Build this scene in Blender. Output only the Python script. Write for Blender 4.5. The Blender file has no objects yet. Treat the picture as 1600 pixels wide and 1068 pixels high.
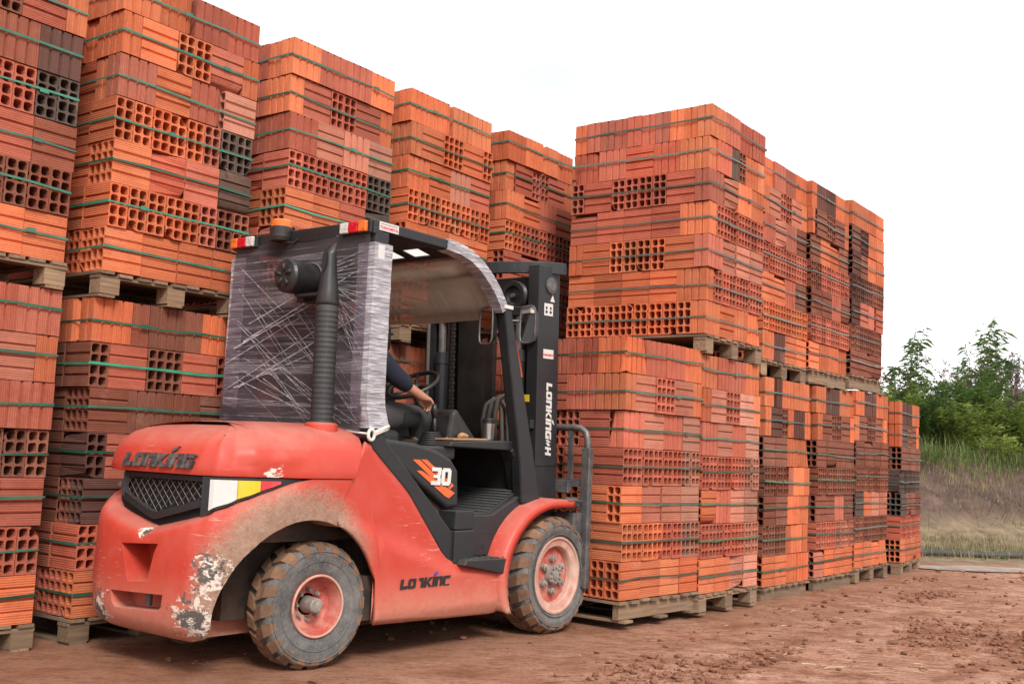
import bpy, bmesh, math, random
from mathutils import Vector, Matrix, noise
R = math.radians
random.seed(7)
scene = bpy.context.scene
col = scene.collection

# ------------------------------------------------------------------ camera
PITCH, ROLL, CAM_H = 0.1039, 0.0423, 1.0905
cam_data = bpy.data.cameras.new('camera')
cam_data.sensor_width = 36.0
cam_data.lens = 1694.44 / 1600 * 36
cam_data.clip_start = 0.05
cam_data.clip_end = 2000
cam = bpy.data.objects.new('camera', cam_data)
col.objects.link(cam)
_cp, _sp, _cr, _sr = math.cos(PITCH), math.sin(PITCH), math.cos(ROLL), math.sin(ROLL)
_ex, _ey, _fw = Vector((1, 0, 0)), Vector((0, -_sp, _cp)), Vector((0, _cp, _sp))
_right = _ex * _cr + _ey * _sr
_up = _ey * _cr - _ex * _sr
cam.matrix_world = Matrix.Translation((0, 0, CAM_H)) @ Matrix((_right, _up, -_fw)).transposed().to_4x4()
scene.camera = cam

# ------------------------------------------------------------------ sky, sun, exposure
SUN_DIR = Vector((0.26, -0.86, 0.80)).normalized()      # towards the sun
world = bpy.data.worlds.new('World')
scene.world = world
world.use_nodes = True
wn = world.node_tree.nodes
wl = world.node_tree.links
wn.clear()
w_out = wn.new('ShaderNodeOutputWorld')
w_sky = wn.new('ShaderNodeTexSky')
w_sky.sky_type = 'NISHITA'
w_sky.sun_disc = False
w_sky.sun_elevation = math.asin(SUN_DIR.z)
w_sky.sun_rotation = math.atan2(SUN_DIR.x, SUN_DIR.y)
w_bg1 = wn.new('ShaderNodeBackground')
w_bg1.inputs['Strength'].default_value = 0.08
wl.new(w_sky.outputs[0], w_bg1.inputs['Color'])
w_tc = wn.new('ShaderNodeTexCoord')
w_map = wn.new('ShaderNodeMapping')
w_map.inputs['Scale'].default_value = (1.0, 1.0, 3.2)
w_noise = wn.new('ShaderNodeTexNoise')
w_noise.inputs['Scale'].default_value = 1.3
w_noise.inputs['Detail'].default_value = 2.5
w_noise.inputs['Roughness'].default_value = 0.55
w_ramp = wn.new('ShaderNodeValToRGB')
w_ramp.color_ramp.elements[0].position = 0.34
w_ramp.color_ramp.elements[0].color = (0.33, 0.34, 0.355, 1)
w_ramp.color_ramp.elements[1].position = 0.66
w_ramp.color_ramp.elements[1].color = (0.86, 0.86, 0.86, 1)
wl.new(w_tc.outputs['Generated'], w_map.inputs[0])
wl.new(w_map.outputs[0], w_noise.inputs['Vector'])
wl.new(w_noise.outputs['Fac'], w_ramp.inputs[0])
w_bg2 = wn.new('ShaderNodeBackground')
w_bg2.inputs['Strength'].default_value = 0.92
wl.new(w_ramp.outputs[0], w_bg2.inputs['Color'])
w_mix = wn.new('ShaderNodeMixShader')
w_mix.inputs[0].default_value = 0.94
wl.new(w_bg1.outputs[0], w_mix.inputs[1])
wl.new(w_bg2.outputs[0], w_mix.inputs[2])
wl.new(w_mix.outputs[0], w_out.inputs['Surface'])

sun_data = bpy.data.lights.new('sun', 'SUN')
sun_data.energy = 1.5
sun_data.angle = R(18)
sun_data.color = (1.0, 0.955, 0.89)
sun = bpy.data.objects.new('sun', sun_data)
sun.rotation_euler = SUN_DIR.to_track_quat('Z', 'Y').to_euler()
sun.location = (6, -6, 12)
col.objects.link(sun)

scene.view_settings.view_transform = 'Standard'
scene.view_settings.look = 'None'
scene.view_settings.gamma = 1
scene.view_settings.exposure = 1.32
scene.view_settings.use_curve_mapping = False

# ------------------------------------------------------------------ node helpers
class NT:
    def __init__(s, name):
        s.m = bpy.data.materials.new(name); s.m.use_nodes = True
        s.t = s.m.node_tree; s.n = s.t.nodes; s.l = s.t.links
        s.n.clear()
        s.out = s.n.new('ShaderNodeOutputMaterial')
        s.p = s.n.new('ShaderNodeBsdfPrincipled')
        s.l.new(s.p.outputs[0], s.out.inputs[0])
        s.tc = s.n.new('ShaderNodeTexCoord')
    def set(s, k, v):
        s.p.inputs[k].default_value = v if not isinstance(v, tuple) or len(v) == 4 else (*v, 1)
    def link(s, a, b): s.l.new(a, b)
    def obj(s, scale=(1, 1, 1), rot=(0, 0, 0), loc=(0, 0, 0), src='Object'):
        mp = s.n.new('ShaderNodeMapping')
        mp.inputs['Scale'].default_value = scale; mp.inputs['Rotation'].default_value = rot; mp.inputs['Location'].default_value = loc
        s.link(s.tc.outputs[src], mp.inputs[0]); return mp.outputs[0]
    def noise(s, scale, vec=None, detail=4, rough=0.55, dist=0.0):
        t = s.n.new('ShaderNodeTexNoise')
        t.inputs['Scale'].default_value = scale; t.inputs['Detail'].default_value = detail
        t.inputs['Roughness'].default_value = rough; t.inputs['Distortion'].default_value = dist
        s.link(vec if vec is not None else s.tc.outputs['Object'], t.inputs['Vector']); return t.outputs['Fac']
    def ramp(s, fac, stops):
        r = s.n.new('ShaderNodeValToRGB')
        e = r.color_ramp.elements
        while len(e) < len(stops): e.new(0.5)
        for el, (p, c) in zip(e, stops):
            el.position = p; el.color = (c, c, c, 1) if isinstance(c, (int, float)) else (*c, 1)
        s.link(fac, r.inputs[0]); return r.outputs[0]
    def mix(s, fac, a, b, mode='MIX'):
        m = s.n.new('ShaderNodeMix'); m.data_type = 'RGBA'; m.blend_type = mode
        for sock, v in ((m.inputs[0], fac), (m.inputs[6], a), (m.inputs[7], b)):
            if isinstance(v, (int, float)): sock.default_value = v
            elif isinstance(v, tuple): sock.default_value = (*v, 1) if len(v) == 3 else v
            else: s.link(v, sock)
        return m.outputs[2]
    def math(s, op, a, b=None, c=None, clamp=False):
        m = s.n.new('ShaderNodeMath'); m.operation = op; m.use_clamp = clamp
        for i, v in enumerate((a, b, c)):
            if v is None: continue
            if isinstance(v, (int, float)): m.inputs[i].default_value = v
            else: s.link(v, m.inputs[i])
        return m.outputs[0]
    def sep(s, vec):
        x = s.n.new('ShaderNodeSeparateXYZ'); s.link(vec, x.inputs[0]); return x.outputs
    def bump(s, h, strength=0.3, dist=0.01, normal=None):
        b = s.n.new('ShaderNodeBump'); b.inputs['Strength'].default_value = strength; b.inputs['Distance'].default_value = dist
        s.link(h, b.inputs['Height'])
        if normal is not None: s.link(normal, b.inputs['Normal'])
        s.link(b.outputs[0], s.p.inputs['Normal']); return b.outputs[0]

M = {}
def simple(name, color, rough=0.6, metal=0.0, var=0.15, nscale=12, bump=0.0, dust=None, dust_amt=0.0):
    t = NT(name)
    n = t.noise(nscale, detail=5)
    c = t.mix(1.0, t.ramp(n, [(0.25, 1 - var), (0.75, 1 + var)]), color, 'MULTIPLY')
    if dust:
        d = t.noise(nscale * 0.5, detail=8, rough=0.7)
        c = t.mix(t.ramp(d, [(0.42, 0.0), (0.72, dust_amt)]), c, dust)
    t.link(c, t.p.inputs['Base Color'])
    t.set('Roughness', rough); t.set('Metallic', metal)
    if bump: t.bump(t.noise(nscale * 4, detail=3), bump, 0.004)
    M[name] = t.m
    return t.m

# fired clay: the colour of each brick comes from the object, grain and wear from noise
def mat_brick():
    t = NT('fired_clay')
    oi = t.n.new('ShaderNodeObjectInfo')
    nrm = t.sep(t.tc.outputs['Normal'])
    pos = t.sep(t.tc.outputs['Object'])
    ny = t.math('ABSOLUTE', nrm[1]); nz = t.math('ABSOLUTE', nrm[2])
    offs = t.n.new('ShaderNodeVectorMath'); offs.operation = 'ADD'
    t.link(t.tc.outputs['Object'], offs.inputs[0])
    sc = t.n.new('ShaderNodeVectorMath'); sc.operation = 'SCALE'
    sc.inputs[0].default_value = (37, 91, 53); t.link(oi.outputs['Random'], sc.inputs['Scale'])
    t.link(sc.outputs[0], offs.inputs[1])
    v = offs.outputs[0]
    big = t.noise(6, v, 4, 0.6)
    fine = t.noise(70, v, 5, 0.65)
    streak_map = t.n.new('ShaderNodeMapping'); streak_map.inputs['Scale'].default_value = (2.5, 60, 60)
    t.link(v, streak_map.inputs[0])
    streak = t.noise(1.0, streak_map.outputs[0], 3, 0.5)
    c = t.mix(1.0, oi.outputs['Color'], t.ramp(big, [(0.2, (0.80, 0.72, 0.68)), (0.5, (1.0, 1.0, 1.0)), (0.85, (1.10, 1.13, 1.16))]), 'MULTIPLY')
    c = t.mix(0.75, c, t.ramp(fine, [(0.2, 0.78), (0.8, 1.2)]), 'MULTIPLY')
    c = t.mix(0.8, c, t.ramp(streak, [(0.25, 0.80), (0.75, 1.14)]), 'MULTIPLY')
    # pale ash bloom
    bloom = t.ramp(t.noise(3.1, v, 6, 0.7), [(0.58, 0.0), (0.82, 0.35)])
    c = t.mix(bloom, c, (0.55, 0.33, 0.24))
    t.link(c, t.p.inputs['Base Color'])
    t.set('Roughness', 0.86)
    t.p.inputs['Specular IOR Level'].default_value = 0.25
    rz = t.math('SINE', t.math('MULTIPLY', pos[2], 2 * math.pi / 0.0120))
    ry = t.math('SINE', t.math('MULTIPLY', pos[1], 2 * math.pi / 0.0120))
    h = t.math('ADD', t.math('MULTIPLY', ny, rz), t.math('MULTIPLY', nz, ry))
    h = t.math('ADD', t.math('MULTIPLY', h, 0.5), t.math('MULTIPLY', fine, 0.8))
    t.bump(h, 0.50, 0.0030)
    M['brick'] = t.m
mat_brick()

def mat_strap():
    t = NT('green_strap')
    oi = t.n.new('ShaderNodeObjectInfo')
    n = t.noise(9, None, 3)
    c = t.mix(1.0, oi.outputs['Color'], t.ramp(n, [(0.3, 0.75), (0.7, 1.2)]), 'MULTIPLY')
    t.link(c, t.p.inputs['Base Color']); t.set('Roughness', 0.42)
    M['strap'] = t.m
mat_strap()

def mat_wood():
    t = NT('pallet_wood')
    oi = t.n.new('ShaderNodeObjectInfo')
    sc = t.n.new('ShaderNodeVectorMath'); sc.operation = 'SCALE'; sc.inputs[0].default_value = (13, 7, 29)
    t.link(oi.outputs['Random'], sc.inputs['Scale'])
    ad = t.n.new('ShaderNodeVectorMath'); ad.operation = 'ADD'
    t.link(t.tc.outputs['Object'], ad.inputs[0]); t.link(sc.outputs[0], ad.inputs[1])
    mp = t.n.new('ShaderNodeMapping'); mp.inputs['Scale'].default_value = (3, 60, 60); t.link(ad.outputs[0], mp.inputs[0])
    g = t.noise(1.0, mp.outputs[0], 5, 0.6, 0.4)
    b = t.noise(5, ad.outputs[0], 4)
    c = t.ramp(g, [(0.25, (0.12, 0.072, 0.042)), (0.55, (0.25, 0.155, 0.090)), (0.8, (0.36, 0.24, 0.145))])
    c = t.mix(t.ramp(b, [(0.42, 0.0), (0.75, 0.6)]), c, (0.175, 0.135, 0.105))
    tint = t.n.new('ShaderNodeMapRange'); t.link(oi.outputs['Random'], tint.inputs[0])
    tint.inputs[3].default_value = 0.65; tint.inputs[4].default_value = 1.2
    c = t.mix(1.0, c, tint.outputs[0], 'MULTIPLY')
    t.link(c, t.p.inputs['Base Color']); t.set('Roughness', 0.85)
    t.bump(g, 0.35, 0.004)
    M['wood'] = t.m
mat_wood()

def dusty_mask(t, base_scale=3.0):
    return t.noise(base_scale, None, 8, 0.68)

def mat_red():
    """worn red paint in the truck's own coordinates: dust low down, mud round the rear wheel arch, chips at the rear corner"""
    t = NT('worn_red_paint')
    p = t.sep(t.tc.outputs['Object'])
    n1 = t.noise(2.2, None, 5, 0.6)
    n2 = t.noise(26, None, 8, 0.72)
    n3 = t.noise(7, None, 7, 0.7)
    c = t.mix(t.ramp(n1, [(0.3, 0.0), (0.75, 1.0)]), (0.45, 0.034, 0.018), (0.49, 0.055, 0.032))
    # bleached film of fine dust
    c = t.mix(t.ramp(n3, [(0.48, 0.0), (0.88, 0.30)]), c, (0.52, 0.18, 0.125))
    nzr = t.sep(t.tc.outputs['Normal'])[2]
    c = t.mix(t.math('MULTIPLY', t.ramp(nzr, [(0.45, 0.0), (0.95, 1.0)]), t.ramp(n3, [(0.3, 0.35), (0.7, 0.75)])), c, (0.46, 0.205, 0.160))
    # scratches
    mp = t.obj((3, 3, 46), (0.5, 0.35, 0.2))
    s1 = t.noise(2.6, mp, 6, 0.72, 0.6)
    sm = t.ramp(s1, [(0.60, 0.0), (0.64, 1.0)])
    zone = t.ramp(t.noise(1.7, t.obj(loc=(3.1, 1.2, 0.4)), 3), [(0.44, 0.0), (0.62, 0.6)])
    c = t.mix(t.math('MULTIPLY', sm, zone), c, (0.72, 0.46, 0.38))
    # road dust on the lower body
    low = t.math('SUBTRACT', 1.0, t.math('DIVIDE', t.math('SUBTRACT', p[2], 0.16), 0.34), clamp=True)
    low = t.math('MULTIPLY', t.math('POWER', low, 1.3), t.ramp(n2, [(0.25, 0.55), (0.7, 1.25)]))
    c = t.mix(t.math('MULTIPLY', low, 0.80, clamp=True), c, (0.50, 0.27, 0.19))
    # caked mud round the rear arch
    dx = t.math('ADD', p[0], 0.19); dz = t.math('SUBTRACT', p[2], 0.28)
    rr = t.math('SQRT', t.math('ADD', t.math('MULTIPLY', dx, dx), t.math('MULTIPLY', dz, dz)))
    back = t.math('SUBTRACT', 0.45, t.math('MULTIPLY', p[0], 1.6), clamp=True)
    ring = t.math('SUBTRACT', 1.0, t.math('DIVIDE', t.math('SUBTRACT', rr, 0.445), 0.21), clamp=True)
    mud = t.math('MULTIPLY', t.math('MULTIPLY', ring, back), t.ramp(n3, [(0.2, 0.6), (0.55, 2.4)]))
    side = t.ramp(t.math('MULTIPLY', p[1], -1.0), [(0.34, 0.0), (0.56, 1.0)])
    mud = t.math('MULTIPLY', mud, side)
    mudc = t.ramp(n2, [(0.3, (0.23, 0.14, 0.095)), (0.7, (0.40, 0.28, 0.20))])
    mud = t.math('MULTIPLY', mud, t.ramp(t.noise(75, None, 6, 0.75), [(0.30, 0.25), (0.62, 1.7)]))
    c = t.mix(t.ramp(mud, [(0.12, 0.0), (0.85, 0.93)]), c, mudc)
    # paint knocked off at the rear corner: white primer, then black metal
    def blob(cx, cy, cz, r):
        q = t.n.new('ShaderNodeVectorMath'); q.operation = 'DISTANCE'
        t.link(t.tc.outputs['Object'], q.inputs[0]); q.inputs[1].default_value = (cx, cy, cz)
        return t.math('SUBTRACT', 1.0, t.math('DIVIDE', q.outputs['Value'], r), clamp=True)
    zone2 = t.math('MAXIMUM', t.math('MAXIMUM', blob(-0.70, -0.42, 0.27, 0.26), blob(-0.67, -0.48, 0.50, 0.20)),
                   t.math('MAXIMUM', blob(-0.72, 0.33, 0.24, 0.20), t.math('MAXIMUM', blob(-0.40, -0.58, 0.94, 0.10), blob(-0.70, 0.0, 0.66, 0.10))))
    chip = t.noise(17, t.obj((1, 1, 1.7)), 8, 0.76, 0.4)
    m1 = t.math('ADD', chip, t.math('MULTIPLY', zone2, 0.34))
    prim = t.ramp(m1, [(0.725, 0.0), (0.74, 1.0)])
    c = t.mix(prim, c, (0.70, 0.60, 0.52))
    m2 = t.math('ADD', t.noise(15, t.obj((1, 1, 1.6), loc=(5, 2, 1)), 8, 0.74, 0.4), t.math('MULTIPLY', zone2, 0.30))
    blk = t.ramp(m2, [(0.73, 0.0), (0.745, 1.0)])
    c = t.mix(blk, c, (0.10, 0.088, 0.08))
    t.link(c, t.p.inputs['Base Color'])
    rough = t.mix(t.math('MAXIMUM', low, t.math('MULTIPLY', mud, 1.0), clamp=True), t.ramp(n3, [(0.3, 0.36), (0.7, 0.56)]), (0.9, 0.9, 0.9))
    t.link(rough, t.p.inputs['Roughness'])
    hh = t.math('ADD', t.math('MULTIPLY', t.math('MULTIPLY', mud, n2), 0.9), t.math('MULTIPLY', t.math('ADD', prim, blk), -0.12))
    t.bump(hh, 0.55, 0.012)
    M['red'] = t.m
mat_red()

def mat_black():
    t = NT('dusty_black_paint')
    n = t.noise(3, None, 7, 0.7); f = t.noise(38, None, 6, 0.7)
    nz = t.sep(t.tc.outputs['Normal'])[2]
    c = t.mix(t.ramp(n, [(0.3, 0.0), (0.8, 1.0)]), (0.0095, 0.010, 0.012), (0.022, 0.023, 0.026))
    top = t.math('MULTIPLY', t.math('MAXIMUM', nz, 0.0), t.ramp(n, [(0.3, 0.25), (0.7, 0.6)]))
    c = t.mix(top, c, (0.11, 0.095, 0.085))
    sc = t.ramp(t.noise(3.5, t.obj((30, 4, 4), (0.3, 0.6, 0.9)), 5, 0.7), [(0.66, 0.0), (0.70, 0.35)])
    c = t.mix(sc, c, (0.13, 0.125, 0.12))
    c = t.mix(t.ramp(f, [(0.55, 0.0), (0.8, 0.22)]), c, (0.10, 0.085, 0.072))
    t.link(c, t.p.inputs['Base Color'])
    t.link(t.ramp(n, [(0.3, 0.38), (0.7, 0.62)]), t.p.inputs['Roughness'])
    t.bump(f, 0.08, 0.003)
    M['black'] = t.m
mat_black()

def mat_rubber(name, mudcol, amt):
    t = NT(name)
    n = t.noise(6, None, 8, 0.72); f = t.noise(60, None, 6, 0.7)
    p = t.sep(t.tc.outputs['Object'])
    r = t.math('SQRT', t.math('ADD', t.math('MULTIPLY', p[0], p[0]), t.math('MULTIPLY', p[2], p[2])))
    c = t.mix(t.ramp(n, [(0.35, 0.0), (0.75, 1.0)]), (0.055, 0.054, 0.055), (0.20, 0.185, 0.175))
    c = t.mix(t.ramp(f, [(0.5, 0.0), (0.85, 0.5)]), c, (0.32, 0.28, 0.25))
    s = t.math('SUBTRACT', r, 0.0)
    M[name] = t.m
    t.link(c, t.p.inputs['Base Color']); t.set('Roughness', 0.85)
    t.bump(t.math('ADD', n, f), 0.35, 0.006)
    return t
mat_rubber('rubber', (0.2, 0.1, 0.06), 0.5)
simple('muddy_tread', (0.155, 0.085, 0.05), 0.92, 0, 0.35, 9, 0.6, (0.30, 0.16, 0.09), 0.8)
simple('rim_red', (0.42, 0.060, 0.045), 0.62, 0, 0.2, 9, 0.1, (0.55, 0.33, 0.25), 0.85)
simple('rim_pink', (0.46, 0.24, 0.185), 0.75, 0, 0.2, 12, 0.15, (0.55, 0.42, 0.34), 0.8)
simple('hub_grey', (0.23, 0.20, 0.18), 0.65, 0.2, 0.25, 20, 0.2, (0.42, 0.36, 0.31), 0.8)
simple('steel', (0.50, 0.49, 0.47), 0.3, 0.95, 0.1, 20)
simple('worn_steel', (0.085, 0.088, 0.092), 0.5, 0.4, 0.3, 14, 0.15, (0.30, 0.25, 0.21), 0.5)
simple('chain_steel', (0.045, 0.038, 0.032), 0.5, 0.4, 0.3, 30)
simple('mast_dark', (0.010, 0.009, 0.0085), 0.5, 0.1, 0.3, 6, 0.1, (0.045, 0.032, 0.026), 0.5)
simple('black_plastic', (0.011, 0.011, 0.012), 0.42, 0, 0.2, 8, 0.05, (0.065, 0.055, 0.05), 0.5)
simple('black_rubber', (0.016, 0.016, 0.017), 0.6, 0, 0.2, 12, 0.1)
simple('seat_vinyl', (0.02, 0.02, 0.022), 0.5, 0, 0.15, 6, 0.1)
simple('dark_void', (0.006, 0.005, 0.005), 0.9, 0, 0.2, 8)
simple('white_sticker', (0.56, 0.55, 0.53), 0.5, 0, 0.06, 20, 0, (0.6, 0.55, 0.5), 0.3)
simple('yellow_sticker', (0.62, 0.44, 0.015), 0.5, 0, 0.06, 20, 0, (0.6, 0.4, 0.2), 0.25)
simple('red_sticker', (0.62, 0.035, 0.05), 0.5, 0, 0.08, 20, 0, (0.6, 0.3, 0.25), 0.25)
simple('orange_sticker', (0.72, 0.12, 0.03), 0.5, 0, 0.06, 20)
simple('blue_sticker', (0.03, 0.05, 0.35), 0.5, 0, 0.06, 20)
simple('grey_sticker', (0.62, 0.61, 0.58), 0.5, 0, 0.08, 30)
simple('lettering_dark', (0.035, 0.035, 0.042), 0.5, 0, 0.3, 30, 0.1, (0.24, 0.19, 0.15), 0.75)
simple('ink_black', (0.015, 0.015, 0.016), 0.6, 0, 0.1, 20)
simple('wire', (0.22, 0.20, 0.185), 0.5, 0.6, 0.2, 20)
simple('navy_cloth', (0.0065, 0.010, 0.022), 0.9, 0, 0.25, 14, 0.25)
simple('grey_cloth', (0.042, 0.039, 0.037), 0.92, 0, 0.2, 14, 0.25)
simple('black_cloth', (0.012, 0.012, 0.013), 0.9, 0, 0.2, 14, 0.2)
simple('skin', (0.42, 0.20, 0.13), 0.55, 0, 0.12, 25, 0.1)
simple('hair', (0.02, 0.015, 0.012), 0.7, 0, 0.3, 60, 0.3)
simple('cardboard', (0.40, 0.22, 0.11), 0.85, 0, 0.12, 10)
simple('hose_rubber', (0.10, 0.088, 0.075), 0.55, 0, 0.2, 20)
simple('white_cord', (0.62, 0.58, 0.52), 0.7, 0, 0.1, 30)
simple('soil_clod', (0.17, 0.065, 0.034), 0.95, 0, 0.35, 20, 0.5, (0.30, 0.14, 0.085), 0.6)
simple('straw', (0.55, 0.43, 0.28), 0.8, 0, 0.15, 12)
simple('pipe_black', (0.028, 0.028, 0.028), 0.5, 0, 0.2, 10, 0.1, (0.12, 0.1, 0.08), 0.5)
simple('underbody', (0.03, 0.022, 0.018), 0.9, 0, 0.3, 8, 0.3, (0.13, 0.075, 0.05), 0.7)
simple('stem_green', (0.10, 0.13, 0.035), 0.7, 0, 0.3, 8)
simple('dry_stem', (0.15, 0.10, 0.075), 0.85, 0, 0.3, 8)

def mat_leaf(name, c1, c2, trans=0.35):
    t = NT(name)
    oi = t.n.new('ShaderNodeObjectInfo')
    geo = t.n.new('ShaderNodeNewGeometry')
    c = t.mix(geo.outputs['Random Per Island'], c1, c2)
    c = t.mix(1.0, c, t.ramp(t.noise(1.3, None, 3), [(0.3, 0.62), (0.7, 1.25)]), 'MULTIPLY')
    t.link(c, t.p.inputs['Base Color']); t.set('Roughness', 0.55)
    tr = t.n.new('ShaderNodeBsdfTranslucent'); t.link(c, tr.inputs[0])
    mx = t.n.new('ShaderNodeMixShader'); mx.inputs[0].default_value = trans
    t.link(t.p.outputs[0], mx.inputs[1]); t.link(tr.outputs[0], mx.inputs[2]); t.link(mx.outputs[0], t.out.inputs[0])
    M[name] = t.m
mat_leaf('leaf_green', (0.11, 0.175, 0.025), (0.25, 0.33, 0.06))
mat_leaf('leaf_deep', (0.055, 0.115, 0.022), (0.13, 0.21, 0.045))
mat_leaf('leaf_lime', (0.20, 0.28, 0.05), (0.34, 0.40, 0.09))
mat_leaf('leaf_dry', (0.13, 0.085, 0.075), (0.23, 0.15, 0.13), 0.2)
mat_leaf('grass_green', (0.06, 0.11, 0.02), (0.19, 0.23, 0.055))
mat_leaf('grass_dry', (0.17, 0.125, 0.065), (0.31, 0.24, 0.13), 0.2)

def mat_lens(name, color):
    t = NT(name); t.set('Base Color', color); t.set('Roughness', 0.18)
    v = t.n.new('ShaderNodeTexVoronoi'); v.inputs['Scale'].default_value = 70; t.link(t.tc.outputs['Object'], v.inputs[0])
    t.bump(v.outputs['Distance'], 0.5, 0.004)
    c = t.mix(t.ramp(t.noise(25), [(0.35, 0.7), (0.7, 1.2)]), (0, 0, 0), color)
    t.link(c, t.p.inputs['Base Color']); M[name] = t.m
def mat_panel():
    t = NT('translucent_panel'); tl = t.n.new('ShaderNodeBsdfTranslucent'); tl.inputs[0].default_value = (0.82, 0.80, 0.76, 1)
    t.set('Base Color', (0.75, 0.73, 0.70)); mx = t.n.new('ShaderNodeMixShader'); mx.inputs[0].default_value = 0.7
    t.link(t.p.outputs[0], mx.inputs[1]); t.link(tl.outputs[0], mx.inputs[2]); t.link(mx.outputs[0], t.out.inputs[0]); M['panel'] = t.m
mat_panel()
simple('guard_steel', (0.032, 0.032, 0.034), 0.5, 0.1, 0.2, 8, 0.05, (0.10, 0.09, 0.08), 0.5)
mat_lens('lens_red', (0.62, 0.012, 0.025))
mat_lens('lens_orange', (0.75, 0.17, 0.03))
mat_lens('lens_white', (0.62, 0.60, 0.58))

def mat_film(name, tint, amount, streaky, rough=0.16, streak_amt=0.22, body=(0.66, 0.63, 0.65), transl=0.15):
    """stretch film: clear sheet with milky pleats"""
    t = NT(name)
    s = None
    for k, (sc, rot) in enumerate(streaky):
        v = t.noise(1.0, t.obj(sc, rot, (k * 3.1, k * 1.7, k)), 5, 0.62, 0.25)
        r = t.ramp(v, [(0.57, 0.0), (0.66, streak_amt), (0.70, streak_amt * 0.3), (0.78, streak_amt * 2.0)])
        s = r if s is None else t.math('MAXIMUM', s, r)
    base = t.ramp(t.noise(2.2, None, 4), [(0.3, amount * 0.6), (0.7, amount * 1.3)])
    fac = t.math('ADD', s, base, clamp=True)
    tr = t.n.new('ShaderNodeBsdfTransparent'); tr.inputs[0].default_value = (*tint, 1)
    t.set('Base Color', body); t.set('Roughness', rough)
    t.bump(s, 0.5, 0.01)
    tl = t.n.new('ShaderNodeBsdfTranslucent'); tl.inputs[0].default_value = (*body, 1)
    m0 = t.n.new('ShaderNodeMixShader'); m0.inputs[0].default_value = transl
    t.link(t.p.outputs[0], m0.inputs[1]); t.link(tl.outputs[0], m0.inputs[2])
    mx = t.n.new('ShaderNodeMixShader'); t.link(fac, mx.inputs[0])
    t.link(tr.outputs[0], mx.inputs[1]); t.link(m0.outputs[0], mx.inputs[2])
    t.link(mx.outputs[0], t.out.inputs[0])
    M[name] = t.m
mat_film('film_rear', (0.56, 0.49, 0.54), 0.075, [((1, 1.2, 26), (R(-48), 0, 0)), ((1, 1.0, 30), (R(24), 0, 0)), ((1, 0.6, 30), (R(4), 0, 0))], 0.16, 0.18)
mat_film('film_roof', (0.62, 0.48, 0.38), 0.95, [((1.5, 22, 1.5), (0, 0, R(62))), ((1.5, 30, 1.5), (0, 0, R(80)))], 0.35, 0.16, (0.28, 0.20, 0.145), 0.45)

def mat_wrap():
    t = NT('wrapped_film')
    v = t.noise(1.0, t.obj((6, 6, 90), (R(12), R(9), 0)), 5, 0.65, 0.3)
    w = t.noise(1.0, t.obj((9, 9, 60), (R(-25), R(-20), 0)), 4, 0.6, 0.2)
    c = t.mix(t.ramp(v, [(0.3, 0.0), (0.62, 1.0)]), (0.17, 0.16, 0.18), (0.66, 0.65, 0.69))
    c = t.mix(t.ramp(w, [(0.42, 0.55), (0.6, 0.0)]), c, (0.14, 0.13, 0.145))
    t.link(c, t.p.inputs['Base Color']); t.set('Roughness', 0.22)
    t.bump(t.math('ADD', v, w), 0.9, 0.012)
    M['wrap'] = t.m
mat_wrap()

def mat_mirror():
    t = NT('mirror_glass'); t.set('Base Color', (0.8, 0.8, 0.8)); t.set('Metallic', 1.0); t.set('Roughness', 0.03); M['mirror'] = t.m
mat_mirror()

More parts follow.
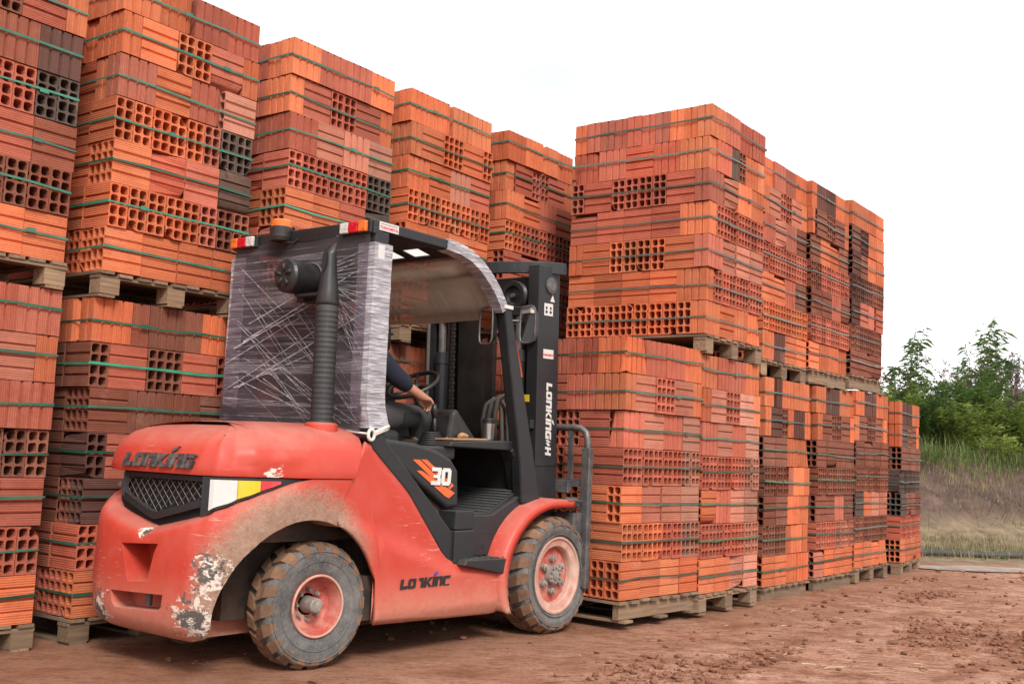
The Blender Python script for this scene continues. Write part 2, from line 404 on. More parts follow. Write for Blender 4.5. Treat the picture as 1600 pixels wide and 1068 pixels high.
def mat_ground():
    t = NT('red_earth')
    P = t.tc.outputs['Object']
    p = t.sep(P)
    n1 = t.noise(0.55, None, 6, 0.6); n2 = t.noise(3.5, None, 8, 0.68); n3 = t.noise(40, None, 6, 0.7)
    tr = t.noise(1.0, t.obj((0.8, 2.6, 1), (0, 0, R(-52))), 6, 0.6, 0.5)
    c = t.ramp(n2, [(0.36, (0.20, 0.080, 0.044)), (0.49, (0.41, 0.200, 0.125)), (0.62, (0.60, 0.36, 0.26))])
    c = t.mix(t.ramp(tr, [(0.45, 0.0), (0.68, 0.7)]), c, (0.54, 0.31, 0.22))
    c = t.mix(t.ramp(n1, [(0.42, 0.0), (0.6, 0.4)]), c, (0.25, 0.105, 0.06))
    n4 = t.noise(13, t.obj((0.55, 1.5, 1), (0, 0, R(-52))), 8, 0.75)
    c = t.mix(0.95, c, t.ramp(n3, [(0.28, 0.50), (0.5, 0.95), (0.72, 1.35)]), 'MULTIPLY')
    c = t.mix(t.ramp(n4, [(0.40, 0.9), (0.485, 0.0)]), c, (0.15, 0.058, 0.030))
    at = t.n.new('ShaderNodeAttribute'); at.attribute_name = 'churn'
    c = t.mix(t.math('MULTIPLY', at.outputs['Fac'], t.ramp(n3, [(0.3, 1.0), (0.62, 0.45)])), c, (0.150, 0.056, 0.029))
    # darker soil on the working side, towards the brick rows
    side = t.math('ADD', t.math('MULTIPLY', p[0], 0.807), t.math('MULTIPLY', p[1], -0.59))
    soil_tone = t.math('MULTIPLY', t.ramp(t.math('DIVIDE', t.math('ADD', side, 5.0), 4.0), [(0.3, 0.75), (0.75, 0.0)]), t.ramp(n2, [(0.3, 0.5), (0.7, 1.0)]))
    c = t.mix(soil_tone, c, (0.225, 0.095, 0.05))
    # beyond the drain pipe: dry, pale, grassy waste ground; dark cut on the bank
    far = t.math('ADD', t.math('SUBTRACT', p[1], 12.9), t.math('MULTIPLY', p[0], -0.19))
    far = t.math('ADD', far, t.math('MULTIPLY', t.math('SUBTRACT', n2, 0.5), 0.9))
    fm = t.ramp(t.math('ADD', t.math('MULTIPLY', far, 0.8), 1.2), [(0.35, 0.0), (0.8, 1.0)])
    dry = t.ramp(t.noise(4, None, 9, 0.75), [(0.32, (0.085, 0.060, 0.036)), (0.5, (0.20, 0.145, 0.090)), (0.72, (0.33, 0.25, 0.16))])
    bank = t.ramp(t.noise(2.2, None, 8, 0.7), [(0.3, (0.055, 0.036, 0.030)), (0.55, (0.125, 0.078, 0.062)), (0.8, (0.22, 0.14, 0.105))])
    dry = t.mix(t.ramp(p[2], [(0.25, 0.0), (0.55, 1.0)]), dry, bank)
    c = t.mix(fm, c, dry)
    t.link(c, t.p.inputs['Base Color'])
    t.link(t.ramp(soil_tone, [(0.0, 0.95), (1.0, 0.8)]), t.p.inputs['Roughness'])
    t.p.inputs['Specular IOR Level'].default_value = 0.2
    t.bump(t.math('ADD', t.math('MULTIPLY', n3, 0.5), t.math('ADD', n2, n4)), 0.9, 0.025)
    M['ground'] = t.m
mat_ground()
def mat_puddle():
    t = NT('wet_pale_clay'); t.set('Base Color', (0.42, 0.36, 0.31)); t.set('Roughness', 0.4)
    t.link(t.ramp(t.noise(4, None, 6, 0.7), [(0.35, (0.20, 0.115, 0.075)), (0.6, (0.30, 0.235, 0.19))]), t.p.inputs['Base Color']); M['puddle'] = t.m
mat_puddle()

# ------------------------------------------------------------------ object and mesh helpers
def tag(o, label=None, cat=None, group=None, kind=None):
    if label: o['label'] = label
    if cat: o['category'] = cat
    if group: o['group'] = group
    if kind: o['kind'] = kind
    return o
def empty(name, loc=(0, 0, 0), rz=0.0, parent=None):
    o = bpy.data.objects.new(name, None); o.empty_display_size = 0.1
    col.objects.link(o); o.location = loc; o.rotation_euler = (0, 0, rz)
    if parent: o.parent = parent
    return o
def link_mesh(name, me, parent=None, mat=None):
    o = bpy.data.objects.new(name, me); col.objects.link(o)
    if parent: o.parent = parent
    if mat is not None and not me.materials: me.materials.append(mat)
    return o
def smooth_mesh(me, angle=None):
    for p in me.polygons: p.use_smooth = True

class MB:
    def __init__(s): s.v = []; s.f = []
    def add(s, vs, fs):
        b = len(s.v); s.v += [tuple(v) for v in vs]; s.f += [tuple(i + b for i in f) for f in fs]; return s
    def box(s, lo, hi, mat=None):
        x0, y0, z0 = lo; x1, y1, z1 = hi
        vs = [Vector(p) for p in ((x0,y0,z0),(x1,y0,z0),(x1,y1,z0),(x0,y1,z0),(x0,y0,z1),(x1,y0,z1),(x1,y1,z1),(x0,y1,z1))]
        if mat is not None: vs = [mat @ v for v in vs]
        return s.add(vs, [(0,3,2,1),(4,5,6,7),(0,1,5,4),(1,2,6,5),(2,3,7,6),(3,0,4,7)])
    def prism(s, poly, a, b, axis='y', mat=None):
        """poly: list of 2D points; extruded along axis from a to b. y: poly is (x,z); x: poly is (y,z); z: poly is (x,y)"""
        def P(p, t): return {'y': (p[0], t, p[1]), 'x': (t, p[0], p[1]), 'z': (p[0], p[1], t)}[axis]
        n = len(poly); vs = [Vector(P(p, a)) for p in poly] + [Vector(P(p, b)) for p in poly]
        if mat is not None: vs = [mat @ v for v in vs]
        fs = [tuple(range(n)), tuple(range(2 * n - 1, n - 1, -1))]
        fs += [(i, i + n, (i + 1) % n + n, (i + 1) % n) for i in range(n)]
        return s.add(vs, fs)
    def tube(s, pts, r, n=8, caps=True, closed=False):
        pts = [Vector(p) for p in pts]; m = len(pts); rings = []
        rr = r if isinstance(r, (list, tuple)) else [r] * m
        up = None
        for i, p in enumerate(pts):
            if closed: d = pts[(i + 1) % m] - pts[i - 1]
            else: d = pts[min(i + 1, m - 1)] - pts[max(i - 1, 0)]
            d.normalize()
            if up is None:
                up = Vector((0, 0, 1)) if abs(d.z) < 0.9 else Vector((1, 0, 0))
            a = d.cross(up); 
            if a.length < 1e-5: a = d.orthogonal()
            a.normalize(); b = d.cross(a).normalized(); up = -b if b.dot(up) < 0 else b
            a = d.cross(up).normalized()
            rings.append([p + (a * math.cos(t) + up * math.sin(t)) * rr[i] for t in [2 * math.pi * k / n for k in range(n)]])
        vs = [v for ring in rings for v in ring]; fs = []
        for i in range(m if closed else m - 1):
            j = (i + 1) % m
            for k in range(n):
                fs.append((i * n + k, i * n + (k + 1) % n, j * n + (k + 1) % n, j * n + k))
        if caps and not closed:
            fs.append(tuple(reversed(range(n)))); fs.append(tuple(range((m - 1) * n, m * n)))
        return s.add(vs, fs)
    def cyl(s, p0, p1, r, n=16, r1=None): return s.tube([p0, p1], [r, r if r1 is None else r1], n)
    def lathe(s, prof, n=32, axis='y', origin=(0, 0, 0), closed=False):
        """prof: (radius, along axis)"""
        vs = []; fs = []; m = len(prof)
        for k in range(n):
            a = 2 * math.pi * k / n
            for r, t in prof:
                c, sn = r * math.cos(a), r * math.sin(a)
                v = {'y': (c, t, sn), 'x': (t, c, sn), 'z': (c, sn, t)}[axis]
                vs.append(Vector(v) + Vector(origin))
        for k in range(n):
            k2 = (k + 1) % n
            for i in range(m if closed else m - 1):
                j = (i + 1) % m
                fs.append((k * m + i, k * m + j, k2 * m + j, k2 * m + i))
        return s.add(vs, fs)
    def grid(s, rows, closed_u=False):
        """rows: list of equal-length point lists"""
        m = len(rows[0]); vs = [p for r in rows for p in r]; fs = []
        for i in range(len(rows) - 1):
            for k in range(m if closed_u else m - 1):
                k2 = (k + 1) % m
                fs.append((i * m + k, i * m + k2, (i + 1) * m + k2, (i + 1) * m + k))
        return s.add(vs, fs)
    def mesh(s, name, mat=None, smooth=False, recalc=True):
        me = bpy.data.meshes.new(name); me.from_pydata(s.v, [], s.f); me.validate()
        if recalc:
            bm = bmesh.new(); bm.from_mesh(me); bmesh.ops.recalc_face_normals(bm, faces=bm.faces); bm.to_mesh(me); bm.free()
        if smooth: smooth_mesh(me)
        if mat is not None: me.materials.append(mat)
        return me
    def build(s, name, mat, parent=None, smooth=False, bevel=0.0, seg=2, recalc=True, weld=False):
        me = s.mesh(name, mat, smooth, recalc)
        if weld:
            bm = bmesh.new(); bm.from_mesh(me); bmesh.ops.remove_doubles(bm, verts=bm.verts, dist=1e-4)
            bmesh.ops.recalc_face_normals(bm, faces=bm.faces); bm.to_mesh(me); bm.free()
        o = link_mesh(name, me, parent)
        if bevel:
            b = o.modifiers.new('bevel', 'BEVEL'); b.width = bevel; b.segments = seg; b.limit_method = 'ANGLE'; b.angle_limit = R(40)
            if hasattr(b, 'harden_normals'): b.harden_normals = False
        return o

def bake(o):
    """apply the modifiers of an object"""
    dg = bpy.context.evaluated_depsgraph_get(); dg.update()
    me = bpy.data.meshes.new_from_object(o.evaluated_get(dg))
    o.modifiers.clear(); old = o.data; o.data = me; me.name = old.name
    return o
def cut(o, cutters):
    for c in cutters:
        m = o.modifiers.new('cut', 'BOOLEAN'); m.operation = 'DIFFERENCE'; m.object = c; m.solver = 'FAST'
    bake(o)
    for c in cutters: bpy.data.objects.remove(c)
    return o

# ------------------------------------------------------------------ ground
def pipe_line(x): return 12.0 + 0.19 * x          # y of the drain pipe
def bank_foot(x): return 16.9 + 0.40 * (x - 7.5)
def churned(u, w):
    a = noise.noise(Vector((u * 0.45, w * 1.9, 7.0))) + 0.35 * noise.noise(Vector((u * 1.6, w * 4.5, 3.0))) + 0.12 * max(-1, min(1.5, w + 1.2))
    return max(0.0, min(1.0, (a - 0.02) * 3.2))
def ground_z(x, y):
    v = Vector((x, y, 0))
    near = max(0.0, min(1.0, (pipe_line(x) - y) / 1.5))
    z = 0.020 * noise.noise(v * 0.9) + 0.010 * noise.noise(v * 3.1 + Vector((5, 0, 0)))
    # ruts and churned earth running with the traffic, strongest away from the stacks
    u = x * 0.59 + y * 0.807; w = x * 0.807 - y * 0.59
    churn = max(0.0, min(1.0, (w + 2.4) / 2.2))
    z += near * churn * 0.030 * noise.noise(Vector((u * 0.7, w * 3.0, 2.0)))
    c2 = churned(u, w)
    z += near * churn * c2 * 1.5 * (0.075 * (0.35 - abs(noise.noise(Vector((u * 5.0, w * 8.0, 1.0))))) + 0.045 * noise.noise(v * 13) + 0.03 * noise.noise(v * 29))
    z *= 1.0 if w > -3.2 else max(0.12, 1 - (-3.2 - w) * 2.5)
    b = y - bank_foot(x)
    if b > -4: z += 0.10 * max(0, min(1, (b + 4) / 4)) 
    if b > 0:
        t = min(1.0, b / 2.4); s = t * t * (3 - 2 * t)
        z += 1.25 * s + 0.12 * noise.noise(v * 1.3) * s + 0.10 * noise.noise(v * 4.0) * s * (1 - s) * 4 + min(max(b - 2.4, 0) * 0.05, 1.2)
    return z
def axis_lines(lo, hi, step, far):
    a = []; x = lo
    while x < hi: a.append(x); x += step
    st = step; x = hi
    while x < far: a.append(x); st *= 1.35; x += st
    a.append(far); st = step; x = lo - step; pre = []
    while x > -far: pre.append(x); st *= 1.35; x -= st
    pre.append(-far)
    return list(reversed(pre)) + a
gx = axis_lines(-3.2, 7.4, 0.034, 600); gy = axis_lines(3.7, 13.2, 0.034, 900)
verts = []; faces = []
for y in gy:
    for x in gx:
        z = ground_z(x, y) if (-60 < x < 80 and -5 < y < 60) else (1.6 if y >= 60 else 0.0)
        verts.append((x, y, z))
W_ = len(gx)
for j in range(len(gy) - 1):
    for i in range(W_ - 1):
        faces.append((j * W_ + i, j * W_ + i + 1, (j + 1) * W_ + i + 1, (j + 1) * W_ + i))
gme = bpy.data.meshes.new('ground'); gme.from_pydata(verts, [], faces); gme.materials.append(M['ground']); smooth_mesh(gme)
ca_ = gme.attributes.new('churn', 'FLOAT', 'POINT')
for i_, v_ in enumerate(verts):
    if -3.5 < v_[0] < 9 and 3 < v_[1] < 14:
        w_c = v_[0] * 0.807 - v_[1] * 0.59
        ca_.data[i_].value = churned(v_[0] * 0.59 + v_[1] * 0.807, w_c) * max(0.0, min(1.0, (w_c + 3.0) / 1.6)) * max(0.0, min(1.0, (pipe_line(v_[0]) - v_[1]) / 1.0))
ground = link_mesh('ground', gme); ground['kind'] = 'structure'

# clods of churned earth
mb = MB(); rnd = random.Random(3)
ico = bmesh.new(); bmesh.ops.create_icosphere(ico, subdivisions=1, radius=1.0)
ico_v = [v.co.copy() for v in ico.verts]; ico_f = [tuple(v.index for v in f.verts) for f in ico.faces]; ico.free()
n_cl = 0
while n_cl < 9000:
    x = rnd.uniform(-3.0, 6.5); y = rnd.uniform(3.9, 12.6)
    u = x * 0.59 + y * 0.807; w = x * 0.807 - y * 0.59
    if w < -3.3 and rnd.random() < 0.9: continue
    if w < -4.9: continue
    dens = churned(u, w) * 0.9 + 0.05
    if rnd.random() > dens: continue
    r = 0.005 + 0.026 * rnd.random() ** 4
    z = ground_z(x, y) + r * 0.3
    rot = Matrix.Rotation(rnd.uniform(0, 6.3), 3, Vector((rnd.random(), rnd.random(), 1)))
    vs = [Vector((x, y, z)) + Vector(((rot @ v).x, (rot @ v).y, (rot @ v).z * 0.62)) * r * rnd.uniform(0.5, 1.25) for v in ico_v]
    mb.add(vs, ico_f); n_cl += 1
tag(mb.build('soil_clods', M['soil_clod'], smooth=False, recalc=False), 'scattered clods of churned red earth on the yard', 'soil', kind='stuff')
# straw and chips lying about
mb = MB()
for k in range(150):
    x = rnd.uniform(-2.0, 6.5); y = rnd.uniform(4.2, 12.0); w = x * 0.807 - y * 0.59
    if w < -3.3: continue
    a = rnd.uniform(0, 6.3); L = rnd.choice((0.03, 0.05, 0.08, 0.14)); wd = rnd.uniform(0.002, 0.005)
    pts = []
    for q in range(4):
        t = q / 3 - 0.5; bend = 0.15 * L * (t * t * 4)
        px, py = x + math.cos(a) * t * L - math.sin(a) * bend, y + math.sin(a) * t * L + math.cos(a) * bend
        pts.append((px, py, ground_z(px, py) + 0.007))
    mb.tube(pts, wd * 0.5, 4)
tag(mb.build('straw_litter', M['straw'], recalc=False), 'bits of pale straw and chips littering the earth', 'straw', kind='stuff')
# wet pale clay by the pipe
mb = MB(); ring = []
for k in range(28):
    a = 2 * math.pi * k / 28; rr = 1 + 0.25 * noise.noise(Vector((math.cos(a) * 2, math.sin(a) * 2, 4)))
    px, py = 5.7 + 1.25 * rr * math.cos(a), 12.62 + 0.26 * rr * math.sin(a) + 0.17 * rr * math.cos(a)
    ring.append((px, py, max(ground_z(px, py), ground_z(px, py - 0.05)) + 0.012))
mb.add(ring, [tuple(range(28))])
pu = mb.build('wet_clay_patch', M['puddle']); pu['kind'] = 'structure'
# drain pipe
mb = MB(); pts = []
for k in range(40):
    x = 4.3 + k * 0.12 * (1 + k * 0.03); y = 0.9 + pipe_line(x) + 0.05 * math.sin(x * 1.4)
    pts.append((x, y, ground_z(x, y) + 0.035))
mb.tube(pts, 0.045, 10)
tag(mb.build('drain_pipe', M['pipe_black'], smooth=True), 'long black plastic pipe lying on the ground before the grassy bank', 'pipe')

# ------------------------------------------------------------------ bricks
PITCH_B, COURSE, BW, BT = 0.243, 0.245, 1.2, 0.1215
def brick_mesh(seed, chip=0.0, hole_skew=0.0):
    """hollow clay block: length along x (0.240), thickness y (0.118), height z (0.2425); two by four holes through its length"""
    rn = random.Random(seed)
    L, T, H = 0.2385, 0.1172, 0.2412
    mb = MB()
    wy, wz = 0.0085, 0.0080
    ys = [-T / 2, 0.0, T / 2]; zs = [-H / 2 + H / 4 * k for k in range(5)]
    # ends and hole walls
    for cy in range(2):
        for cz in range(4):
            y0, y1, z0, z1 = ys[cy], ys[cy + 1], zs[cz], zs[cz + 1]
            iy0 = y0 + (wy if cy == 0 else wy * 0.55); iy1 = y1 - (wy if cy == 1 else wy * 0.55)
            iz0 = z0 + (wz if cz == 0 else wz * 0.6); iz1 = z1 - (wz if cz == 3 else wz * 0.6)
            c = 0.009
            jit = lambda: rn.uniform(-0.0012, 0.0012)
            hole = [(iy0 + c, iz0), (iy1 - c, iz0), (iy1, iz0 + c), (iy1, iz1 - c), (iy1 - c, iz1), (iy0 + c, iz1), (iy0, iz1 - c), (iy0, iz0 + c)]
            hole = [(a + jit(), b + jit()) for a, b in hole]
            cor = [(y0, z0), (y1, z0), (y1, z1), (y0, z1)]
            for sx in (-1, 1):
                x = sx * L / 2
                vs = [(x, *p) for p in cor] + [(x, *p) for p in hole]
                fs = [(0, 1, 5, 4), (1, 2, 7, 6), (2, 3, 9, 8), (3, 0, 11, 10), (1, 6, 5), (2, 8, 7), (3, 10, 9), (0, 4, 11)]
                if sx > 0: fs = [tuple(reversed(f)) for f in fs]
                fs = [tuple(reversed(f)) for f in fs]
                mb.add(vs, fs)
            vs = [(-L / 2, *p) for p in hole] + [(L / 2, *p) for p in hole]
            mb.add(vs, [(i, (i + 1) % 8, (i + 1) % 8 + 8, i + 8) for i in range(8)])
    # ribbed sides with pressed grooves
    def side(pr):
        vs = [(-L / 2, *p) for p in pr] + [(L / 2, *p) for p in pr]; n = len(pr)
        mb.add(vs, [(i, i + 1, i + 1 + n, i + n) for i in range(n - 1)])
    g, d = 0.0078, 0.0100
    def prof(span, cuts):
        out = [(-span / 2, 0.0)]
        for cc in cuts:
            out += [(cc - g, 0.0), (cc - g * 0.45, d), (cc + g * 0.45, d), (cc + g, 0.0)]
        return out + [(span / 2, 0.0)]
    pz = prof(H, (-H * 0.245, 0.0, H * 0.245)); py = prof(T, (-0.004, ))
    side([(T / 2 - dd, z) for z, dd in pz]); side([(-T / 2 + dd, z) for z, dd in reversed(pz)])
    side([(y, H / 2 - dd) for y, dd in reversed(py)]); side([(y, -H / 2 + dd) for y, dd in py])
    if chip:
        for _ in range(2):
            k = Vector((rn.choice((-1, 1)) * L / 2, rn.choice((-1, 1)) * T / 2, rn.choice((-1, 1)) * H / 2))
            for i, v in enumerate(mb.v):
                dd = (Vector(v) - k).length
                if dd < chip:
                    w = (1 - dd / chip) * 0.35
                    mb.v[i] = tuple(Vector(v) * (1 - w * 0.6))
    me = mb.mesh('brick', M['brick'], recalc=False)
    return me
BRICKS = [brick_mesh(k, 0.0 if k < 3 else 0.035) for k in range(5)]
def broken_brick(seed, centre, rad):
    me = brick_mesh(seed); bm = bmesh.new(); bm.from_mesh(me)
    kill = [f for f in bm.faces if (f.calc_center_median() - Vector(centre)).length < rad]
    bmesh.ops.delete(bm, geom=kill, context='FACES'); bm.to_mesh(me); bm.free(); return me
BROKEN = [broken_brick(11, (0.12, 0.06, -0.11), 0.055), broken_brick(12, (-0.12, -0.06, 0.11), 0.07)]

PAL = {'o': (0.520, 0.142, 0.062), 'r': (0.420, 0.114, 0.070), 'p': (0.455, 0.170, 0.110), 'b': (0.215, 0.076, 0.047),
       'd': (0.112, 0.046, 0.034), 'k': (0.098, 0.066, 0.053), 'q': (0.385, 0.165, 0.112)}  # b and d lowered partly to put the rear row's shade into the clay
ORI = {'a': Matrix.Identity(3), 'b': Matrix.Rotation(R(90), 3, 'Z'),
       'c': Matrix(((0, 1, 0), (0, 0, 1), (1, 0, 0))), 'd': Matrix.Rotation(R(-90), 3, 'Y')}
FRONT = {'R': ('a', 2, 1), 'H': ('b', 1, 2), 'V': ('c', 1, 2), 'S': ('d', 2, 1)}       # orientation, half-bricks along x, along y
END = {'H': ('a', 2, 1), 'R': ('b', 1, 2), 'S': ('c', 1, 2), 'V': ('d', 2, 1)}
def parse(s):
    out = []; c = 'o'
    for ch in s:
        if ch.islower(): c = ch
        elif ch in 'RHVS': out.append((ch, c))
    return out
GEN_F = ['oSSSS', 'oVrRHHrRoV', 'oSoRrSrR', 'rHHHHHHHH', 'oRRRR', 'rHHHHHHHH', 'oRRRR']
GEN_E = ['oVVVVVVVVV', 'rSRSS', 'oRHHHHRH', 'rRRRRR', 'oRHHHHRV', 'oRRRR', 'oHHHHHHHHH']
U_ANG = 0.6311
UX, UY = math.sin(U_ANG), math.cos(U_ANG)
NX, NY = -math.cos(U_ANG), math.sin(U_ANG)
def un(u, n): return (u * UX + n * NX, u * UY + n * NY)
HALF = PITCH_B / 2
FLIP = [Matrix.Identity(3), Matrix.Rotation(math.pi, 3, 'X'), Matrix.Rotation(math.pi, 3, 'Y'), Matrix.Rotation(math.pi, 3, 'Z')]
SW = 8 * HALF
def make_stack(label, u, n, zb, dyaw, front, end, group, seed, strapcol=(0.020, 0.135, 0.075), rag=1.0, tilt=(0, 0)):
    rn = random.Random(seed)
    x, y = un(u, n)
    root = empty('brick_stack', (x, y, zb), R(90) - U_ANG - R(dyaw))
    root.rotation_euler = (tilt[0], tilt[1], root.rotation_euler.z)
    tag(root, label, 'brick stack', group)
    inner = MB()
    for c in range(7):                                     # c = 0 is the top course
        z0 = (6 - c) * COURSE
        sx, sy = rn.uniform(-0.010, 0.010) * rag, rn.uniform(-0.012, 0.008) * rag
        fr = parse(front[c]); en = parse(end[c])
        def put(ori, colr, cx, cy, hang=0.0):
            br = BRICKS[rn.choice((0, 0, 1, 1, 2, 2, 3, 4))] if rn.random() > 0.012 else BROKEN[rn.randrange(2)]
            o = bpy.data.objects.new('brick', br); col.objects.link(o); o.parent = root
            m = ORI[ori] @ FLIP[rn.randrange(4)]
            e = (Matrix.Rotation(rn.gauss(0, 0.006), 3, 'Z') @ m).to_4x4()
            e.translation = (cx, cy, z0 + COURSE / 2 + rn.uniform(-0.001, 0.0008))
            o.matrix_local = e
            b = PAL[colr]; k = math.exp(rn.gauss(-0.02, 0.14)); hue = rn.gauss(0, 0.07)
            o.color = (b[0] * k, b[1] * k * (1 + hue), b[2] * k * (1 + hue * 1.4), 1)
        px = 0.0; corner_depth = 1
        for i, (ch, colr) in enumerate(fr):
            ori, wx, wy = FRONT[ch]
            if i == 0: corner_depth = wy
            out = -abs(rn.gauss(0, 0.006)) if ch != 'H' else rn.choice((0, 0, 1, -1)) * rn.uniform(0, 0.010)
            out = max(-0.018, min(0.004, out)) * rag
            put(ori, colr, sx + px * HALF + wx * HALF / 2, sy + wy * HALF / 2 - out)
            px += wx
            if px >= 8: break
        py = corner_depth
        first = True
        for ch, colr in en:
            if py >= 10: break
            ori, wx, wy = END[ch]
            out = max(-0.016, min(0.003, rn.gauss(-0.003, 0.005))) * rag
            put(ori, colr, sx + wx * HALF / 2 - out, sy + py * HALF + wy * HALF / 2)
            py += wy
        # bricks inside the load, never seen singly
        for i in range(2, 8, 2):
            for j in range(2, 10, 2):
                inner.box((i * HALF + sx + 0.012, j * HALF + sy + 0.012, z0 + 0.002), ((i + 2) * HALF + sx + 0.008, (j + 2) * HALF + sy + 0.008, z0 + COURSE - 0.002))
        # strap round the course
        zs = z0 + COURSE * rn.uniform(0.47, 0.60)
        e = 0.0065; x0, y0, x1, y1 = sx - e, sy - e, sx + SW - 0.001, sy + 10 * HALF - 0.001
        cs = [(x0 + 0.004, y0), (x0 + SW * 0.25, y0), (x0 + SW * 0.5, y0), (x0 + SW * 0.75, y0), (x1, y0), (x1, y1), (x0, y1),
              (x0, y0 + 10 * HALF * 0.7), (x0, y0 + 10 * HALF * 0.4), (x0, y0 + 0.004)]
        hgt = 0.0070; lo = []; hi = []; li = []; ho = []
        slope = rn.gauss(0, 0.006)
        for k, (a, b) in enumerate(cs):
            dz = rn.gauss(0, 0.0035) + slope * (a / SW)
            wob = rn.uniform(0.6, 1.15)
            lo.append((a, b, zs + dz - hgt * wob)); hi.append((a, b, zs + dz + hgt * wob))
            qx = a + (0.002 if a < SW / 2 else -0.002); qy = b + (0.002 if b < 0.5 else -0.002)
            li.append((qx, qy, zs + dz - hgt * wob)); ho.append((qx, qy, zs + dz + hgt * wob))
        sm = MB(); sm.grid([lo, hi, ho, li, lo], closed_u=True)
        st = sm.build('strap', M['strap'], root, recalc=True)
        k = math.exp(rn.gauss(0, 0.25)); gr = rn.random() * 0.5
        st.color = tuple((v * (1 - gr) + 0.075 * gr) * k for v in strapcol) + (1,)
        if rn.random() < 0.4:                              # buckle
            bx = MB(); t = rn.uniform(0.2, 0.8) * SW
            bx.box((t, y0 - 0.004, zs - 0.011), (t + 0.05, y0 - 0.0005, zs + 0.011))
            bo = bx.build('strap_seal', M['strap'], root); bo.color = st.color
    io = inner.build('inner_bricks', M['brick'], root, recalc=False); io['kind'] = 'stuff'; io.color = (*PAL['r'], 1)
    return root

_board = {}
def wood_piece(name, size, loc, parent, rn, rot=0.0):
    key = tuple(round(s, 3) for s in size)
    if key not in _board:
        mb = MB(); a, b, c = (s / 2 for s in size); ch = 0.003
        mb.box((-a, -b, -c), (a, b, c)); _board[key] = mb.mesh('board', M['wood'])
    o = bpy.data.objects.new(name, _board[key]); col.objects.link(o); o.parent = parent
    o.location = loc; o.rotation_euler = (rn.gauss(0, 0.006), rn.gauss(0, 0.006), rot + rn.gauss(0, 0.012))
    return o
def make_pallet(label, u, n, z, dyaw, style, seed, group, h=0.14):
    rn = random.Random(seed + 500)
    x, y = un(u, n)
    root = empty('wooden_pallet', (x, y, z), R(90) - U_ANG - R(dyaw))
    tag(root, label, 'pallet', group)
    Wd, Dp = SW, 10 * HALF
    ov = 0.01
    if style == 'block':                                   # deck boards, bearer boards, blocks, bottom boards
        bh = h - 0.018 - 0.018 - 0.016
        for k in range(9):
            wood_piece('deck_board', (Dp + ov, 0.082, 0.017), (0.04 + (Wd - 0.08) * k / 8, Dp / 2 - ov / 2, h - 0.0105), root, rn, R(90))
        for j in range(3):
            yy = (0.05, Dp / 2, Dp - 0.05)[j]
            wood_piece('bearer_board', (Wd + 0.02, 0.095, 0.017), (Wd / 2, yy, h - 0.018 - 0.0105), root, rn)
            for i in range(3):
                wood_piece('block', (0.12, 0.10, bh - 0.001), ((0.055, Wd / 2, Wd - 0.055)[i], yy, 0.0165 + bh / 2), root, rn)
        for i in range(3):
            wood_piece('bottom_board', (Dp, 0.10, 0.015), ((0.055, Wd / 2, Wd - 0.055)[i], Dp / 2, 0.008), root, rn, R(90))
    else:                                                  # deck boards over solid stringers, bottom boards
        bh = h - 0.018 - 0.016
        for k in range(8):
            wood_piece('deck_board', (Dp + ov, 0.09, 0.017), (0.045 + (Wd - 0.09) * k / 7, Dp / 2 - ov / 2, h - 0.0105), root, rn, R(90))
        for j in range(3):
            wood_piece('stringer', (Wd - 0.03, 0.045, bh - 0.001), (Wd / 2, (0.045, Dp / 2, Dp - 0.045)[j], 0.0165 + bh / 2), root, rn)
        for i in range(3):
            wood_piece('bottom_board', (Dp + 0.02, 0.10, 0.015), ((0.07, Wd / 2, Wd - 0.07)[i], Dp / 2 - 0.01, 0.008), root, rn, R(90))
    return root

CH = 7 * COURSE
GR_B = 'brick stacks of the row the forklift faces'
GR_A = 'brick stacks of the row behind the forklift'
GP = 'wooden pallets under the brick stacks'
def E_(**kw):
    e = list(GEN_E)
    for k, v in kw.items(): e[int(k[1:]) - 1] = v
    return e
